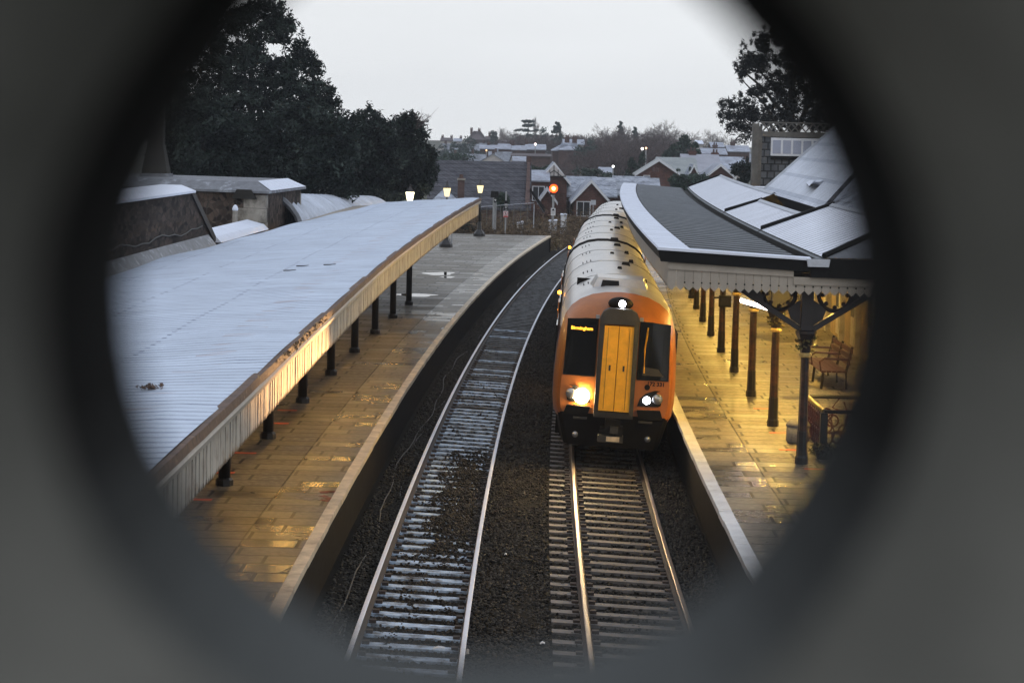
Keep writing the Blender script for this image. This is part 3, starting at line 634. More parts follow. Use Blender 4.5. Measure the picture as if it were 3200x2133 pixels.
# debris on the roof: twigs and a leaf heap
for (px, py, lab) in [(905, 848, 'short dark twig lying on the frosted left canopy roof'), (945, 834, 'longer twig lying near the middle of the left canopy roof'), (1030, 830, 'dark stick lying on the far part of the left canopy roof')]:
    # intersect the canopy plane
    for Y in np.arange(25, 90, .1):
        p = at(px, py, Y); o = p.x - Xc(Y)
        if p.z <= zL(Y) - .07 * (-2.8 - o): break
    tag(ob('twig', MB().tube([(p.x - .11, p.y - .05, p.z + .02), (p.x, p.y + .02, p.z + .02), (p.x + .11, p.y + .10, p.z + .03)], [.012, .010, .006], 5), MT['bark']), lab, 'twig', 'twigs on the left canopy')
for Y in np.arange(20, 90, .05):
    p = at(472, 1219, Y); o = p.x - Xc(Y)
    if p.z <= zL(Y) - .07 * (-2.8 - o): break
m = MB()
for k in range(40):
    c = (p.x + random.gauss(0, .06), p.y + random.gauss(0, .07), p.z + .02 + random.random() * .02); r = .022
    a = random.random() * 6; m.poly([(c[0] + r * math.cos(a + t), c[1] + r * math.sin(a + t), c[2] + random.uniform(-.02, .03)) for t in (0, 1.6, 3.1, 4.7)])
tag(ob('leaf_heap', m, MT['rotwood']), 'small brown heap of dead leaves on the near part of the left canopy', 'leaves')
# black posts of the left canopy
P0 = None
words = ['post hidden near the bridge', 'nearest', 'second nearest', 'third nearest', 'fourth nearest', 'fifth nearest', 'sixth nearest', 'seventh nearest', 'eighth nearest', 'ninth nearest', 'farthest']
def lpost():
    t = thing('canopy_post', 'x', 'post')
    ob('base', MB().lathe((0, 0, 0), [(.15, 0), (.15, .10), (.12, .14)], 8), MT['black'], t, world=False)
    ob('shaft', MB().lathe((0, 0, .14), [(.105, 0), (.098, 2.5)], 10), MT['black'], t, smooth=True, world=False)
    ob('capital', MB().lathe((0, 0, 2.64), [(.10, 0), (.15, .05), (.13, .12), (.20, .30), (.20, .36)], 8), MT['black'], t, world=False)
    return t
k0 = -2
for k in range(-2, 8):
    y = 37.17 + 5.9 * k; p = T(-4.93, y, .915)
    lab = ['second hidden', 'hidden', 'nearest visible', 'second', 'third', 'fourth', 'fifth', 'sixth', 'seventh', 'farthest eighth'][k + 2]
    lab = f'{lab} black round post under the left canopy, counting from the bridge'
    if P0 is None: P0 = lpost(); P0.location = p; P0['label'] = lab; P0['group'] = 'black posts under the left canopy'; r = P0
    else: r = dup(P0, p, label=lab)
    r.scale = (1, 1, (zL(y) - .44 - .07 * 2.1 - .915 + .02) / 3.0)
    r.rotation_euler = (0, 0, -th(y))
# lit tubes under the left canopy
def fixture(tm='tube'):
    t = thing('strip_light', 'x', 'lamp')
    ob('housing', MB().box((0, 0, .05), (.14, 1.5, .06)), MT['white'], t, world=False)
    ob('tube', MB().tube([(0, -.7, 0), (0, .7, 0)], .022, 8), MT[tm], t, world=False)
    ob('hanger', MB().tube([(0, -.5, .08), (0, -.5, .30)], .01, 5).tube([(0, .5, .08), (0, .5, .30)], .01, 5), MT['steel'], t, world=False)
    return t
F0 = fixture('tube_dim'); F0['group'] = 'lit strip lights under the platform canopies'
ords = ['first', 'second', 'third', 'fourth', 'fifth', 'sixth', 'seventh', 'eighth', 'ninth', 'tenth', 'eleventh', 'twelfth']
first = True
for i, y in enumerate([21, 27, 33, 39, 45, 51, 57, 64, 72]):
    p = T(-4.85, y, zL(y) - .66)
    lab = f'{ords[i]} lit yellow strip light under the left canopy, counting from the bridge'
    if first: F0.location = p; F0['label'] = lab; F0.rotation_euler = (0, 0, -th(y)); first = False
    else: dup(F0, p, -th(y), lab)
# ================================================================ RIGHT CANOPY
YE = 40.5; YF = 104
rc = thing('platform_canopy', 'dark ribbed canopy over the right platform with a frosted curved edge and pointed valance', 'canopy', (*T(5.4, 60, 0)[:2], .915))
YR = yr(YE, YF, 1.0)
ob('edge_flashing', sweep([(2.50, 4.955), (2.52, 4.985), (3.12, 4.955), (3.14, 4.93)], YR), MT['snow_strip'], rc)
ob('roof', sweep([(3.13, 4.925), (5.28, 4.79)], YR), MT['dark_roof'], rc)
rb = MB(); y = YE + .25
while y < YF:
    a, b, h = y - .16, y + .16, .012
    Bq = [T(3.16, a, 4.92), T(5.22, a, 4.795), T(5.22, b, 4.795), T(3.16, b, 4.92)]
    Tq = [T(3.2, a + .02, 4.92 + h), T(5.2, a + .02, 4.795 + h), T(5.2, b - .02, 4.795 + h), T(3.2, b - .02, 4.92 + h)]
    rb.hexa(Bq, Tq); y += 1.05
ob('roof_ribs', rb, MT['rib'], rc)
fl = MB().hexa([T(2.5, YE - .12, 4.94), T(5.3, YE - .12, 4.81), T(5.3, YE + .16, 4.81), T(2.5, YE + .16, 4.94)], [T(2.5, YE - .12, 4.99), T(5.3, YE - .12, 4.855), T(5.3, YE + .16, 4.865), T(2.5, YE + .16, 4.995)])
ob('end_flashing', fl, MT['snow'], rc)
ob('valley_gutter', sweep([(5.26, 4.80), (5.30, 4.68), (5.52, 4.68), (5.56, 4.86)], YR), MT['blackmat'], rc)
sp = MB().hexa([T(5.24, YE - .20, 4.70), T(5.62, YE - .20, 4.70), T(5.62, YE + .02, 4.70), T(5.24, YE + .02, 4.70)], [T(5.22, YE - .20, 4.84), T(5.64, YE - .20, 4.84), T(5.64, YE + .02, 4.84), T(5.22, YE + .02, 4.84)])
ob('gutter_outlet', sp, MT['offwhite'], rc)
ob('side_gutter', sweep([(2.50, 4.95), (2.54, 4.78), (2.70, 4.73), (2.78, 4.73), (2.78, 4.93)], YR), MT['blackmat'], rc)
ob('cornice', sweep([(2.80, 4.73), (2.71, 4.725), (2.70, 4.62), (2.73, 4.60), (2.80, 4.60)], YR, closed=True), MT['cream_r'], rc)
def boards(mb, pitch, n0, n1, f, thick, zt, zb, dip, hole=True):
    for i in range(n0, n1):
        a = i * pitch; b = a + pitch - .006; mid = (a + b) / 2
        P = [f(a, zt), f(b, zt), f(b, zb + dip), f(mid, zb), f(a, zb + dip)]
        mb.prism(P, thick)
sv = MB(); y = YE + .05
while y < YF:
    b = y + .151; P = [T(2.745, y, 4.60), T(2.745, b, 4.60), T(2.745, b, 4.28), T(2.745, (y + b) / 2, 4.21), T(2.745, y, 4.28)]
    sv.prism(P, Vector(T(2.77, y, 0)) - Vector(T(2.745, y, 0))); y += .157
ob('side_valance', sv, MT['cream_r'], rc)
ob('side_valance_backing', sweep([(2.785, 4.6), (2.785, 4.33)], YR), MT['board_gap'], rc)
# end face across the platform
X0 = 2.70; X1 = 12.3
ex = lambda x, z, dy=0: T(x, YE - dy, z)
bd = MB().hexa([ex(X0 - .14, 4.73, .10), ex(5.3, 4.60, .10), ex(5.3, 4.60, -.05), ex(X0 - .14, 4.73, -.05)], [ex(X0 - .2, 4.935, .10), ex(5.3, 4.80, .10), ex(5.3, 4.80, -.05), ex(X0 - .2, 4.935, -.05)])
bd.hexa([ex(5.3, 4.50, .12), ex(X1, 4.42, .12), ex(X1, 4.42, -.05), ex(5.3, 4.50, -.05)], [ex(5.3, 4.84, .12), ex(X1, 4.84, .12), ex(X1, 4.84, -.05), ex(5.3, 4.84, -.05)])
ob('end_gutter', bd, MT['blackmat'], rc)
cn = MB().hexa([ex(X0, 4.59, .05), ex(5.0, 4.50, .05), ex(5.0, 4.50, -.04), ex(X0, 4.59, -.04)], [ex(X0, 4.727, .05), ex(5.0, 4.612, .05), ex(5.0, 4.612, -.04), ex(X0, 4.727, -.04)])
cn.hexa([ex(5.003, 4.36, .05), ex(X1, 4.28, .05), ex(X1, 4.28, -.04), ex(5.003, 4.36, -.04)], [ex(5.003, 4.50, .05), ex(X1, 4.418, .05), ex(X1, 4.418, -.04), ex(5.003, 4.50, -.04)])
ob('end_cornice', cn, MT['cream_r'], rc)
ev = MB(); eh = MB(); x = X0
while x < X1:
    b = x + .151; top = 4.59 if b < 5.06 else 4.36; top -= .04 * (x - X0) if b < 5.06 else .012 * (x - 5)
    zt = top; zb = 4.20 - .012 * (x - X0)
    ev.prism([ex(x, zt), ex(b, zt), ex(b, zb + .075), ex((x + b) / 2, zb), ex(x, zb + .075)], Vector(ex(x, 0, .025)) - Vector(ex(x, 0)))
    if x > X0 + .3:
        c = ex(x - .003, zb + .155, .0275); eh.tube([(c[0], c[1] + .002, c[2]), (c[0], c[1] - .002, c[2])], .016, 8)
    x += .157
ob('end_valance', ev, MT['cream_r'], rc)
ob('bored_holes', eh, MT['blackmat'], rc)['kind'] = 'stuff'
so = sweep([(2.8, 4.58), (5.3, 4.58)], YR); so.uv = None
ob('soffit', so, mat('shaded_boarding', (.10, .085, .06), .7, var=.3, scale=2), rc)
# bays of pitched frosted roof behind the valley
for (ya, yb, orr, zr, lab, hip) in [(67.1, 104, 7.05, 5.43, 'farthest and longest', False), (53.6, 66.9, 6.62, 5.225, 'middle and narrowest', False), (40.6, 53.4, 7.25, 5.49, 'nearest and widest', True)]:
    b = thing('pitched_roof_bay', f'{lab} frosted pitched roof bay behind the ribbed right canopy', 'roof', T(5.55, ya, 4.5), group='frosted roof bays behind the right canopy')
    w = orr - 5.56
    if hip:
        ys = yr(ya + 1.7, yb, 1.0)
        s = sweep([(5.56, 4.855), (orr, zr)], ys)
        n_ = len(s.v); s.poly([T(5.56, ya, 4.855), T(5.56, ya + 1.7, 4.855), T(orr, ya + 1.7, zr)]); s.uv += [(5.56, ya), (5.56, ya + 1.7), (orr, ya + 1.7)]
        h = MB().poly([T(5.56, ya, 4.855), T(orr, ya + 1.7, zr), T(orr + 1.7, ya, 4.855)])
        ob('hip_end', h, MT['capstone'], b)
        ob('hip_roll', MB().tube([T(5.56, ya, 4.89), T(orr, ya + 1.7, zr + .04)], .055, 6), MT['blackmat'], b)
    else: s = sweep([(5.56, 4.855), (orr, zr)], yr(ya, yb, 1.0))
    ob('front_slope', s, MT['snow_r'], b)
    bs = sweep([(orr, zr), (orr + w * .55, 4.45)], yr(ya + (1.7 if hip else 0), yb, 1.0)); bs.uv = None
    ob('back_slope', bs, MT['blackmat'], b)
    ob('ridge_capping', sweep([(orr - .09, zr - .015), (orr, zr + .05), (orr + .09, zr - .015)], yr(ya + (1.7 if hip else 0), yb, 1.0)), MT['offwhite'], b)
    ed = MB().hexa([T(5.56, yb - .10, 4.82), T(orr + .05, yb - .10, zr - .05), T(orr + .05, yb + .06, zr - .05), T(5.56, yb + .06, 4.82)], [T(5.56, yb - .10, 4.95), T(orr + .05, yb - .10, zr + .09), T(orr + .05, yb + .06, zr + .09), T(5.56, yb + .06, 4.95)])
    ob('verge_flashing', ed, MT['blackmat'], b)
    ob('eaves_drip', sweep([(5.60, 4.86), (5.50, 4.80)], yr(ya, yb, 1.0)), MT['rib'], b)
# iron columns
def rcol():
    t = thing('iron_column', 'x', 'column')
    ob('plinth', MB().lathe((0, 0, 0), [(.125, 0), (.125, .12), (.108, .16), (.10, .62)], 8), MT['black'], t, world=False)
    ob('shaft', MB().lathe((0, 0, .62), [(.092, 0), (.080, 1.40)], 8), MT['post_r'], t, world=False)
    ob('ring', MB().lathe((0, 0, 2.02), [(.09, 0), (.125, .03), (.125, .06), (.09, .09)], 12), MT['gilt'], t, world=False)
    c = ob('capital', MB().lathe((0, 0, 2.11), [(.10, 0), (.12, .18), (.17, .30), (.20, .36), (.20, .41), (.14, .43)], 8), MT['bracket'], t, world=False)
    fl = MB()
    for i in range(26):
        a = 2 * PI * i / 26 * 2.1; r = .14 + .05 * random.random(); z = 2.14 + .27 * (i / 26) + random.uniform(-.03, .03)
        cc = Vector((r * math.cos(a), r * math.sin(a), z)); 
        for q in range(3):
            d = Vector((random.gauss(0, 1), random.gauss(0, 1), random.gauss(0, 1))).normalized() * .055; e_ = d.cross(Vector((0, 0, 1))).normalized() * .05
            fl.poly([cc - d, cc + e_, cc + d, cc - e_])
    ob('leafwork', fl, MT['flower'], c, world=False)
    ob('pier', MB().box((0, 0, 3.05), (.22, .24, 1.10)), MT['bracket'], t, world=False)
    for s in (-1, 1):
        b = MB(); th_ = .07
        def bar(p0, p1, w):
            p0 = Vector(p0); p1 = Vector(p1); d = (p1 - p0).normalized(); nn = Vector((-d.z, 0, d.x)) * w / 2
            b.hexa([p0 - nn + Vector((0, -th_, 0)), p1 - nn + Vector((0, -th_, 0)), p1 - nn + Vector((0, th_, 0)), p0 - nn + Vector((0, th_, 0))], [p0 + nn + Vector((0, -th_, 0)), p1 + nn + Vector((0, -th_, 0)), p1 + nn + Vector((0, th_, 0)), p0 + nn + Vector((0, th_, 0))])
        bar((s * .13, 0, 2.56), (s * 1.60, 0, 3.50), .10)
        bar((s * .11, 0, 3.56), (s * 1.66, 0, 3.56), .10)
        # round opening with leafy cusps
        cx, cz, R = s * .52, 3.20, .30
        ring = [(cx + R * math.cos(a), 0, cz + R * math.sin(a)) for a in [2 * PI * i / 20 for i in range(21)]]
        b.tube(ring, .045, 6, cap=False)
        for i in range(8):
            a = 2 * PI * i / 8; b.sphere((cx + (R - .07) * math.cos(a), 0, cz + (R - .07) * math.sin(a)), .045, nu=6, nv=4)
        # solid spandrel below the ring
        b.prism([(s * .12, -.03, 2.62), (s * .30, -.03, 2.74), (s * .36, -.03, 2.92), (s * .24, -.03, 3.02), (s * .12, -.03, 3.10)], (0, .06, 0))
        b.prism([(s * .62, -.03, 2.90), (s * 1.15, -.03, 3.22), (s * .95, -.03, 3.36), (s * .80, -.03, 3.08)], (0, .06, 0))
        ob('bracket', b, MT['bracket'], t, world=False)
    return t
C0 = None
for k in range(-0, 12):
    y = 41.45 + 5.52 * k; p = T(5.38, y, .915)
    lab = (['nearest', 'second', 'third', 'fourth', 'fifth', 'sixth', 'seventh', 'eighth', 'ninth', 'tenth', 'eleventh', 'twelfth'][k]) + ' iron column of the right platform from the bridge, brown above a black foot'
    if C0 is None: C0 = rcol(); C0.location = p; C0['label'] = lab; C0['group'] = 'iron columns of the right platform'; C0.rotation_euler = (0, 0, -th(y))
    else: dup(C0, p, -th(y), lab)
F1 = fixture(); F1['group'] = 'lit strip lights under the platform canopies'; F1.location = T(5.9, 105.5, 4.0); F1['label'] = 'twelfth and last lit yellow strip light under the right canopy end'
for i, y in enumerate([37.5, 44.5, 50.0, 55.5, 61, 66.5, 72, 78, 84, 91, 98]):
    p = T(5.9 if i else 4.9, y, 4.12 if i else 4.05)
    if i == 0: p = T(7.6, 46.5, 4.16)
    dup(F1, p, -th(y), f'{ords[i]} lit yellow strip light under the right canopy, counting from the bridge')
# the white tube seen under the valance
t = thing('tube_light', 'bright white tube lamp beside the third iron column under the valance', 'lamp', at(2362, 950, 50.6))
a, b = at(2318, 938, 51.0), at(2402, 963, 50.2)
ob('tube', MB().tube([a, a.lerp(b, .5), b], .055, 10), MT['tubew'], t, smooth=True)
ob('housing', MB().tube([a + Vector((0, 0, .07)), b + Vector((0, 0, .07))], .05, 6), MT['white'], t)
ob('hanger', MB().tube([a.lerp(b, .5) + Vector((0, 0, .05)), a.lerp(b, .5) + Vector((0, 0, 1.2))], .015, 5), MT['steel'], t)
# display box on the fifth column
c = at(2262, 941, 63.2)
t = thing('display_box', 'black information box hung beside the fifth iron column', 'screen', c)
ob('case', MB().bb((c.x - .14, c.y - .12, c.z - .16), (c.x + .20, c.y + .12, c.z + .16)), MT['blackmat'], t)
ob('bracket_arm', MB().tube([(c.x - .3, c.y, c.z + .1), (c.x - .1, c.y, c.z + .1)], .03, 6).tube([(c.x, c.y, c.z + .16), (c.x, c.y, c.z + .7)], .03, 6), MT['black'], t)
ob('screen', MB().bb((c.x - .11, c.y - .125, c.z - .12), (c.x + .17, c.y - .121, c.z + .12)), MT['glassblk'], t)
# ================================================================ TRAIN
def text_mb(s, size, ext=.004):
    cu = bpy.data.curves.new('t', 'FONT'); cu.body = s; cu.size = size; cu.extrude = ext; cu.offset = size * .03; cu.align_x = 'CENTER'; cu.align_y = 'CENTER'; cu.resolution_u = 3
    o = bpy.data.objects.new('t', cu); me = bpy.data.meshes.new_from_object(o)
    mb = MB(); mb.v = [tuple(v.co) for v in me.vertices]; mb.f = [tuple(p.vertices) for p in me.polygons]; mb.m = [0] * len(mb.f)
    bpy.data.objects.remove(o); bpy.data.curves.remove(cu); bpy.data.meshes.remove(me); return mb
def upright(mb, c, s=1):
    """text drawn in XY stood up facing -Y"""
    mb.v = [(c[0] + x * s, c[1] - z, c[2] + y) for x, y, z in mb.v]; return mb
BP = [(0, 1.0, 0), (.32, 1.0, -.02), (.62, 1.0, -.085), (.88, 1.0, -.21), (1.06, 1.0, -.36), (1.18, 1.0, -.56), (1.265, 1.0, -.9), (1.32, 1.0, -1.35), (1.345, 1.0, -1.95), (1.345, 0, .42), (1.31, 0, .12), (1.25, 0, 0)]
def ring(y, hw, top, z0):
    R = []
    k = hw / 1.345; kk = (top - z0) / 2.85
    for (x, isz, dz) in BP:
        z = top + dz * kk if isz else z0 + dz * kk
        R.append((x * k, y, z))
    return [(-x, y_, z) for x, y_, z in R[::-1][:-1]] + R
def loft(rings, i0, i1, cap=None):
    mb = MB(); n = i1 - i0 + 1
    for r in rings: mb.v += r[i0:i1 + 1]
    for a in range(len(rings) - 1):
        for i in range(n - 1): mb.f.append((a * n + i, a * n + i + 1, (a + 1) * n + i + 1, (a + 1) * n + i)); mb.m.append(0)
    if cap == 'front': mb.f.append(tuple(range(n))); mb.m.append(0)
    return mb
NB = 2 * len(BP) - 1
def roof_kit(t, y0, y1, seed, front):
    rnd = random.Random(seed)
    specs = [(.22, 1.0, .05, .30, .18), (.10, 8.0, .05, .13, .14), (.30, 10.2, .06, .24, .22), (.48, 12.0, .05, .14, .12), (.02, 15.2, .05, .13, .12), (.46, 16.6, .05, .14, .12), (.26, 20.5, .06, .24, .2)]
    for (x, y, h, lx, ly) in specs:
        if front and y < 4: continue
        z = 3.75 - .09 * x * x
        m = MB(); m.hexa([(x - lx / 2, y0 + y - ly, z - .05), (x + lx / 2, y0 + y - ly, z - .05), (x + lx / 2, y0 + y + ly, z - .05), (x - lx / 2, y0 + y + ly, z - .05)], [(x - lx * .36, y0 + y - ly * .7, z + h), (x + lx * .36, y0 + y - ly * .7, z + h), (x + lx * .36, y0 + y + ly * .7, z + h), (x - lx * .36, y0 + y + ly * .7, z + h)])
        ob('roof_vent', m, MT['under'], t, world=False)
    for k in range(5):
        yy = y0 + 3.2 + k * 4.4
        for q in range(3):
            a = .60 + q * .10; z = 3.75 - .19 * a ** 2 - .02 * q
            ob('roof_slot', MB().box((-a, yy + .1 * q, z + .006), (.022, .5, .022), ry=-.32), MT['gangway'], t, world=False)
    y = y0 + 5.5
    while y < y1:
        R = ring(y, 1.349, 3.754, .92); idx = range(5, NB - 5)
        ob('roof_seam', MB().tube([R[i] for i in idx], .008, 4), MT['steel'], t, world=False); y += 5.9
def coach(label, s0, L, front):
    ym = s0 + L / 2; p = T(RT + .03, s0, 0); q = T(RT + .03, s0 + L, 0)
    hd = math.atan2(q[0] - p[0], q[1] - p[1])
    t = thing('train_coach', label, 'train', (p[0], p[1], 0), 0, 'coaches of the orange train'); t.rotation_euler = (0, CANT, -hd)
    ob_ = lambda n, m, mt, par=t, sm=False: ob(n, m, mt, par, smooth=sm, world=False)
    cut = 5      # profile index where roof meets side
    if front:
        FR = [ring(y, hw, top, z0) for (y, hw, top, z0) in [(0, 1.165, 3.15, 1.05), (.03, 1.205, 3.215, 1.02), (.10, 1.235, 3.29, .98), (.25, 1.27, 3.41, .95), (.5, 1.30, 3.54, .93), (.8, 1.325, 3.645, .92)]]
        ob_('cab', loft(FR, 0, NB - 1, 'front'), MT['orange'], sm=False)
        cab = t.children[0]
        for pl in cab.data.polygons: pl.use_smooth = len(pl.vertices) == 4
        ys = [.8, 1.3, 2.0] + [2 + (L - 2.2) * i / 6 for i in range(1, 7)]
        prm = {0: (1.325, 3.645), 1: (1.338, 3.72)}
    else:
        ys = [.15] + [.15 + (L - .3) * i / 6 for i in range(1, 7)]; prm = {}
    RR_ = [ring(y, *(prm.get(i, (1.345, 3.75))), .92) for i, y in enumerate(ys)]
    ob_('roof', loft(RR_, cut, NB - 1 - cut), MT['troof'], sm=True)
    for (a, b) in ((0, cut), (NB - 1 - cut, NB - 1)): ob_('body_side', loft(RR_, a, b), MT['tside'], sm=True)
    e = MB(); e.poly(RR_[-1]); 
    if not front: e.poly(RR_[0][::-1])
    ob_('end_wall', e, MT['gangway'])
    for ye in ([.16] if not front else []) + [L - .2]:
        R = ring(ye, 1.35, 3.755, .92); ob_('end_gasket', MB().tube([R[i] for i in range(1, NB - 1)], .035, 6), MT['under'])
    # gangway bellows at coach ends
    ob_('bellows', MB().bb((-.7, L - .16, 1.0), (.7, L + .3, 3.35)), MT['under'])
    # side doors and windows
    for s in (-1, 1):
        for yd in (6.0, 16.4):
            d = MB()
            for k in (0, 1): d.bb((s * 1.338, yd + k * .66, 1.05), (s * 1.362, yd + k * .66 + .64, 2.95))
            dd = ob_('door', d, MT['orange'])
            g = MB()
            for k in (0, 1): g.bb((s * 1.345, yd + k * .66 + .12, 1.95), (s * 1.368, yd + k * .66 + .52, 2.75))
            ob_('door_window', g, MT['glassblk'], dd)
        w = MB()
        y = 1.8
        while y < L - 1.5:
            if all(abs(y + .8 - (yd + .65)) > 1.6 for yd in (6.0, 16.4)): w.bb((s * 1.325, y, 1.9), (s * 1.352, y + 1.5, 2.75))
            y += 1.75
        ob_('window', w, MT['glassblk'])
    ob_('door_lamp', MB().sphere((-1.36, 9.0, 2.98), .05), MT['amber'])
    # underframe and bogies
    ob_('underframe', MB().bb((-1.22, 1.0 if front else .4, .45), (1.22, L - .3, .93)), MT['under'])
    for yb in (3.6, L - 3.6):
        b = MB()
        for s in (-1, 1): b.bb((s * .92, yb - 1.7, .30), (s * 1.12, yb + 1.7, .62))
        bo = ob_('bogie', b, MT['under'])
        for yw in (yb - 1.25, yb + 1.25):
            w = MB()
            for s in (-1, 1): w.tube([(s * .70, yw, .42), (s * .82, yw, .42)], .42, 18)
            w.tube([(-.75, yw, .42), (.75, yw, .42)], .08, 8); ob_('wheelset', w, MT['steel'], bo)
    roof_kit(t, 0, L, int(s0), front)
    if not front: return t
    # ---- cab front
    # roof equipment pod behind the dome
    pod = MB().hexa([(-.62, 1.5, 3.62), (.62, 1.5, 3.62), (.66, 2.9, 3.66), (-.66, 2.9, 3.66)], [(-.50, 1.75, 3.88), (.50, 1.75, 3.88), (.52, 2.8, 3.90), (-.52, 2.8, 3.90)])
    pd = ob_('roof_pod', pod, MT['troof'])
    ob_('pod_intake', MB().hexa([(-.44, 1.485, 3.66), (-.02, 1.485, 3.66), (-.02, 1.60, 3.66), (-.44, 1.60, 3.66)], [(-.40, 1.66, 3.83), (-.04, 1.66, 3.83), (-.04, 1.75, 3.83), (-.40, 1.75, 3.83)]), MT['under'], pd)
    ob_('pod_fin', MB().bb((-.45, 2.92, 3.66), (.62, 2.97, 3.82)), MT['under'], pd)
    ae = MB().bb((-.95, 4.6, 3.40), (-.62, 4.68, 3.66)); ob_('aerial_fin', ae, MT['under'])
    # windscreens : wrap slightly round the corner
    for s in (-1, 1):
        w = MB(); P = []
        xs = [.46, .72, .96, 1.06, 1.125]; yy = [-.016, -.018, -.017, -.015, -.012]
        for (zz, i) in ((1.86, 0), (3.06, 1)):
            for x, y in zip(xs, yy):
                x_ = x - (.03 if i else 0) * (x > 1); P.append((s * x_, y, zz + (.04 if i and x < .9 else 0)))
        n = len(xs); fs = [(i, i + 1, n + i + 1, n + i) for i in range(n - 1)]
        w.add(P, fs if s > 0 else [f[::-1] for f in fs]); ws = ob_('windscreen', w, MT['glassblk'])
        fr = MB().tube([P[0], P[n - 1], P[2 * n - 1], P[n], P[0]], .016, 5); ob_('frame', fr, MT['blackmat'], ws)
    ob_('wiper', MB().tube([(.60, -.03, 2.0), (.58, -.035, 2.5), (.62, -.03, 2.98)], .018, 5), MT['yellow'])
    ob_('cab_blind', MB().hexa([(.56, -.018, 1.95), (1.02, -.018, 1.95), (1.02, -.016, 1.95), (.56, -.016, 1.95)], [(.56, -.018, 2.14), (.9, -.018, 2.10), (.9, -.016, 2.10), (.56, -.016, 2.14)]), MT['gangway'])
    # destination display
    dm = upright(text_mb('Birmingham', .098, .002), (-.79, -.024, 2.87)); ob_('destination_display', dm, MT['led'])
    # gangway
    g = MB(); o_ = [(-.42, 1.02), (.42, 1.02), (.42, 3.14), (.36, 3.28), (.24, 3.355), (-.24, 3.355), (-.36, 3.28), (-.42, 3.14)]; i_ = [(-.335, 1.14), (.335, 1.14), (.315, 3.0), (.30, 3.02), (.2, 3.03), (-.2, 3.03), (-.30, 3.02), (-.315, 3.0)]
    n = len(o_)
    for k in range(n):
        k2 = (k + 1) % n
        g.hexa([(o_[k][0], .04, o_[k][1]), (o_[k2][0], .04, o_[k2][1]), (i_[k2][0], .04, i_[k2][1]), (i_[k][0], .04, i_[k][1])], [(o_[k][0], -.30, o_[k][1]), (o_[k2][0], -.30, o_[k2][1]), (i_[k2][0], -.32, i_[k2][1]), (i_[k][0], -.32, i_[k][1])])
    gw = ob_('gangway', g, MT['gangway'])
    for (a, b) in ((-.33, -.008), (.008, .33)):
        d = MB().hexa([(a, -.29, 1.165), (b, -.29, 1.165), (b, -.22, 1.165), (a, -.22, 1.165)], [(a * .95, -.29, 2.99), (b * .95, -.29, 2.99), (b * .95, -.22, 2.99), (a * .95, -.22, 2.99)])
        c = (a + b) / 2
        dd = ob_('gangway_door', d, MT['yellow'], gw)
        ob_('door_rib', MB().bb((c + .055 * (1 if c > 0 else -1), -.298, 1.2), (c + .062 * (1 if c > 0 else -1), -.288, 2.95)), MT['gangway'], gw)
        ob_('door_latch', MB().bb((c - .02 * (1 if c > 0 else -1) - .02, -.30, 2.03), (c - .02 * (1 if c > 0 else -1) + .02, -.288, 2.15)), MT['gangway'], gw)
    # top lamp in its black hood
    h = MB().sphere((0, .16, 3.44), .26, nu=16, nv=8, sc=(1.05, .8, .55)); ob_('lamp_hood', h, MT['under'], sm=True)
    ob_('top_headlight', MB().sphere((.03, -.03, 3.45), .075, nu=14, nv=8, sc=(1, .5, 1)), MT['lampwhite'], sm=True)
    for s in (-1, 1): ob_('number_light', MB().bb((s * .47 - .04, -.03, 3.10), (s * .47 + .04, .02, 3.18)), MT['steel'])
    # headlight clusters
    for s in (-1, 1):
        P = [(.50, 1.28), (.95, 1.29), (1.06, 1.34), (1.10, 1.63), (.86, 1.64), (.66, 1.56), (.55, 1.45)]
        c = MB().prism([(s * x, -.016 + (.03 if x > 1.04 else 0), z) for x, z in P], (0, .05, 0)); cl = ob_('headlight_cluster', c, MT['blackmat'])
        warm = s < 0
        l1 = ob_('headlight', MB().sphere((s * .70, -.03, 1.42), .082 if not warm else .165, nu=14, nv=8, sc=(1, .35, 1)), MT['lampwarm'] if warm else MT['lampwhite'], cl, True)
        ob_('marker_lamp', MB().sphere((s * .93, -.025, 1.46), .115, nu=14, nv=8, sc=(1, .35, 1)), MT['lampoff'], cl, True)
    ob_('horn_port', MB().tube([(.69, -.02, 1.70), (.69, .02, 1.70)], .062, 14), MT['under'])
    tm = upright(text_mb('172 331', .118, .002), (.87, -.010, 1.775)); ob_('unit_number', tm, MT['blackmat'])
    # lower skirt
    sk = MB()
    top = [(-1.19, .12, 1.04), (-1.10, -.03, 1.06), (-.5, -.06, 1.06), (.5, -.06, 1.06), (1.10, -.03, 1.06), (1.19, .12, 1.04), (1.24, 1.0, .95)]; 
    bot = [(-1.02, .30, .36), (-.92, .12, .34), (-.45, .08, .34), (.45, .08, .34), (.92, .12, .34), (1.02, .30, .36), (1.1, 1.0, .40)]
    top = [(-1.24, 1.0, .95)] + top; bot = [(-1.1, 1.0, .40)] + bot
    n = len(top); sk.add(top + bot, [(i, i + 1, n + i + 1, n + i) for i in range(n - 1)]); sk.poly(top); sk.poly(bot[::-1])
    ob_('skirt', sk, MT['under'])
    for s in (-1, 1):
        pl = MB().hexa([(s * .55, -.075, 1.0), (s * 1.08, -.05, 1.0), (s * 1.08, .1, 1.0), (s * .55, .1, 1.0)], [(s * .5, -.085, 1.20), (s * 1.0, -.07, 1.22), (s * 1.0, .1, 1.22), (s * .5, .1, 1.20)]); ob_('bumper_panel', pl, MT['blackmat'])
        ob_('step', MB().bb((s * .55, -.12, .93), (s * .85, 0, .97)), MT['gangway'])
        ob_('buffer_lamp', MB().sphere((s * .78, .0, .58), .07, nu=10, nv=6, sc=(1, .6, 1)), MT['lampoff'], sm=True)
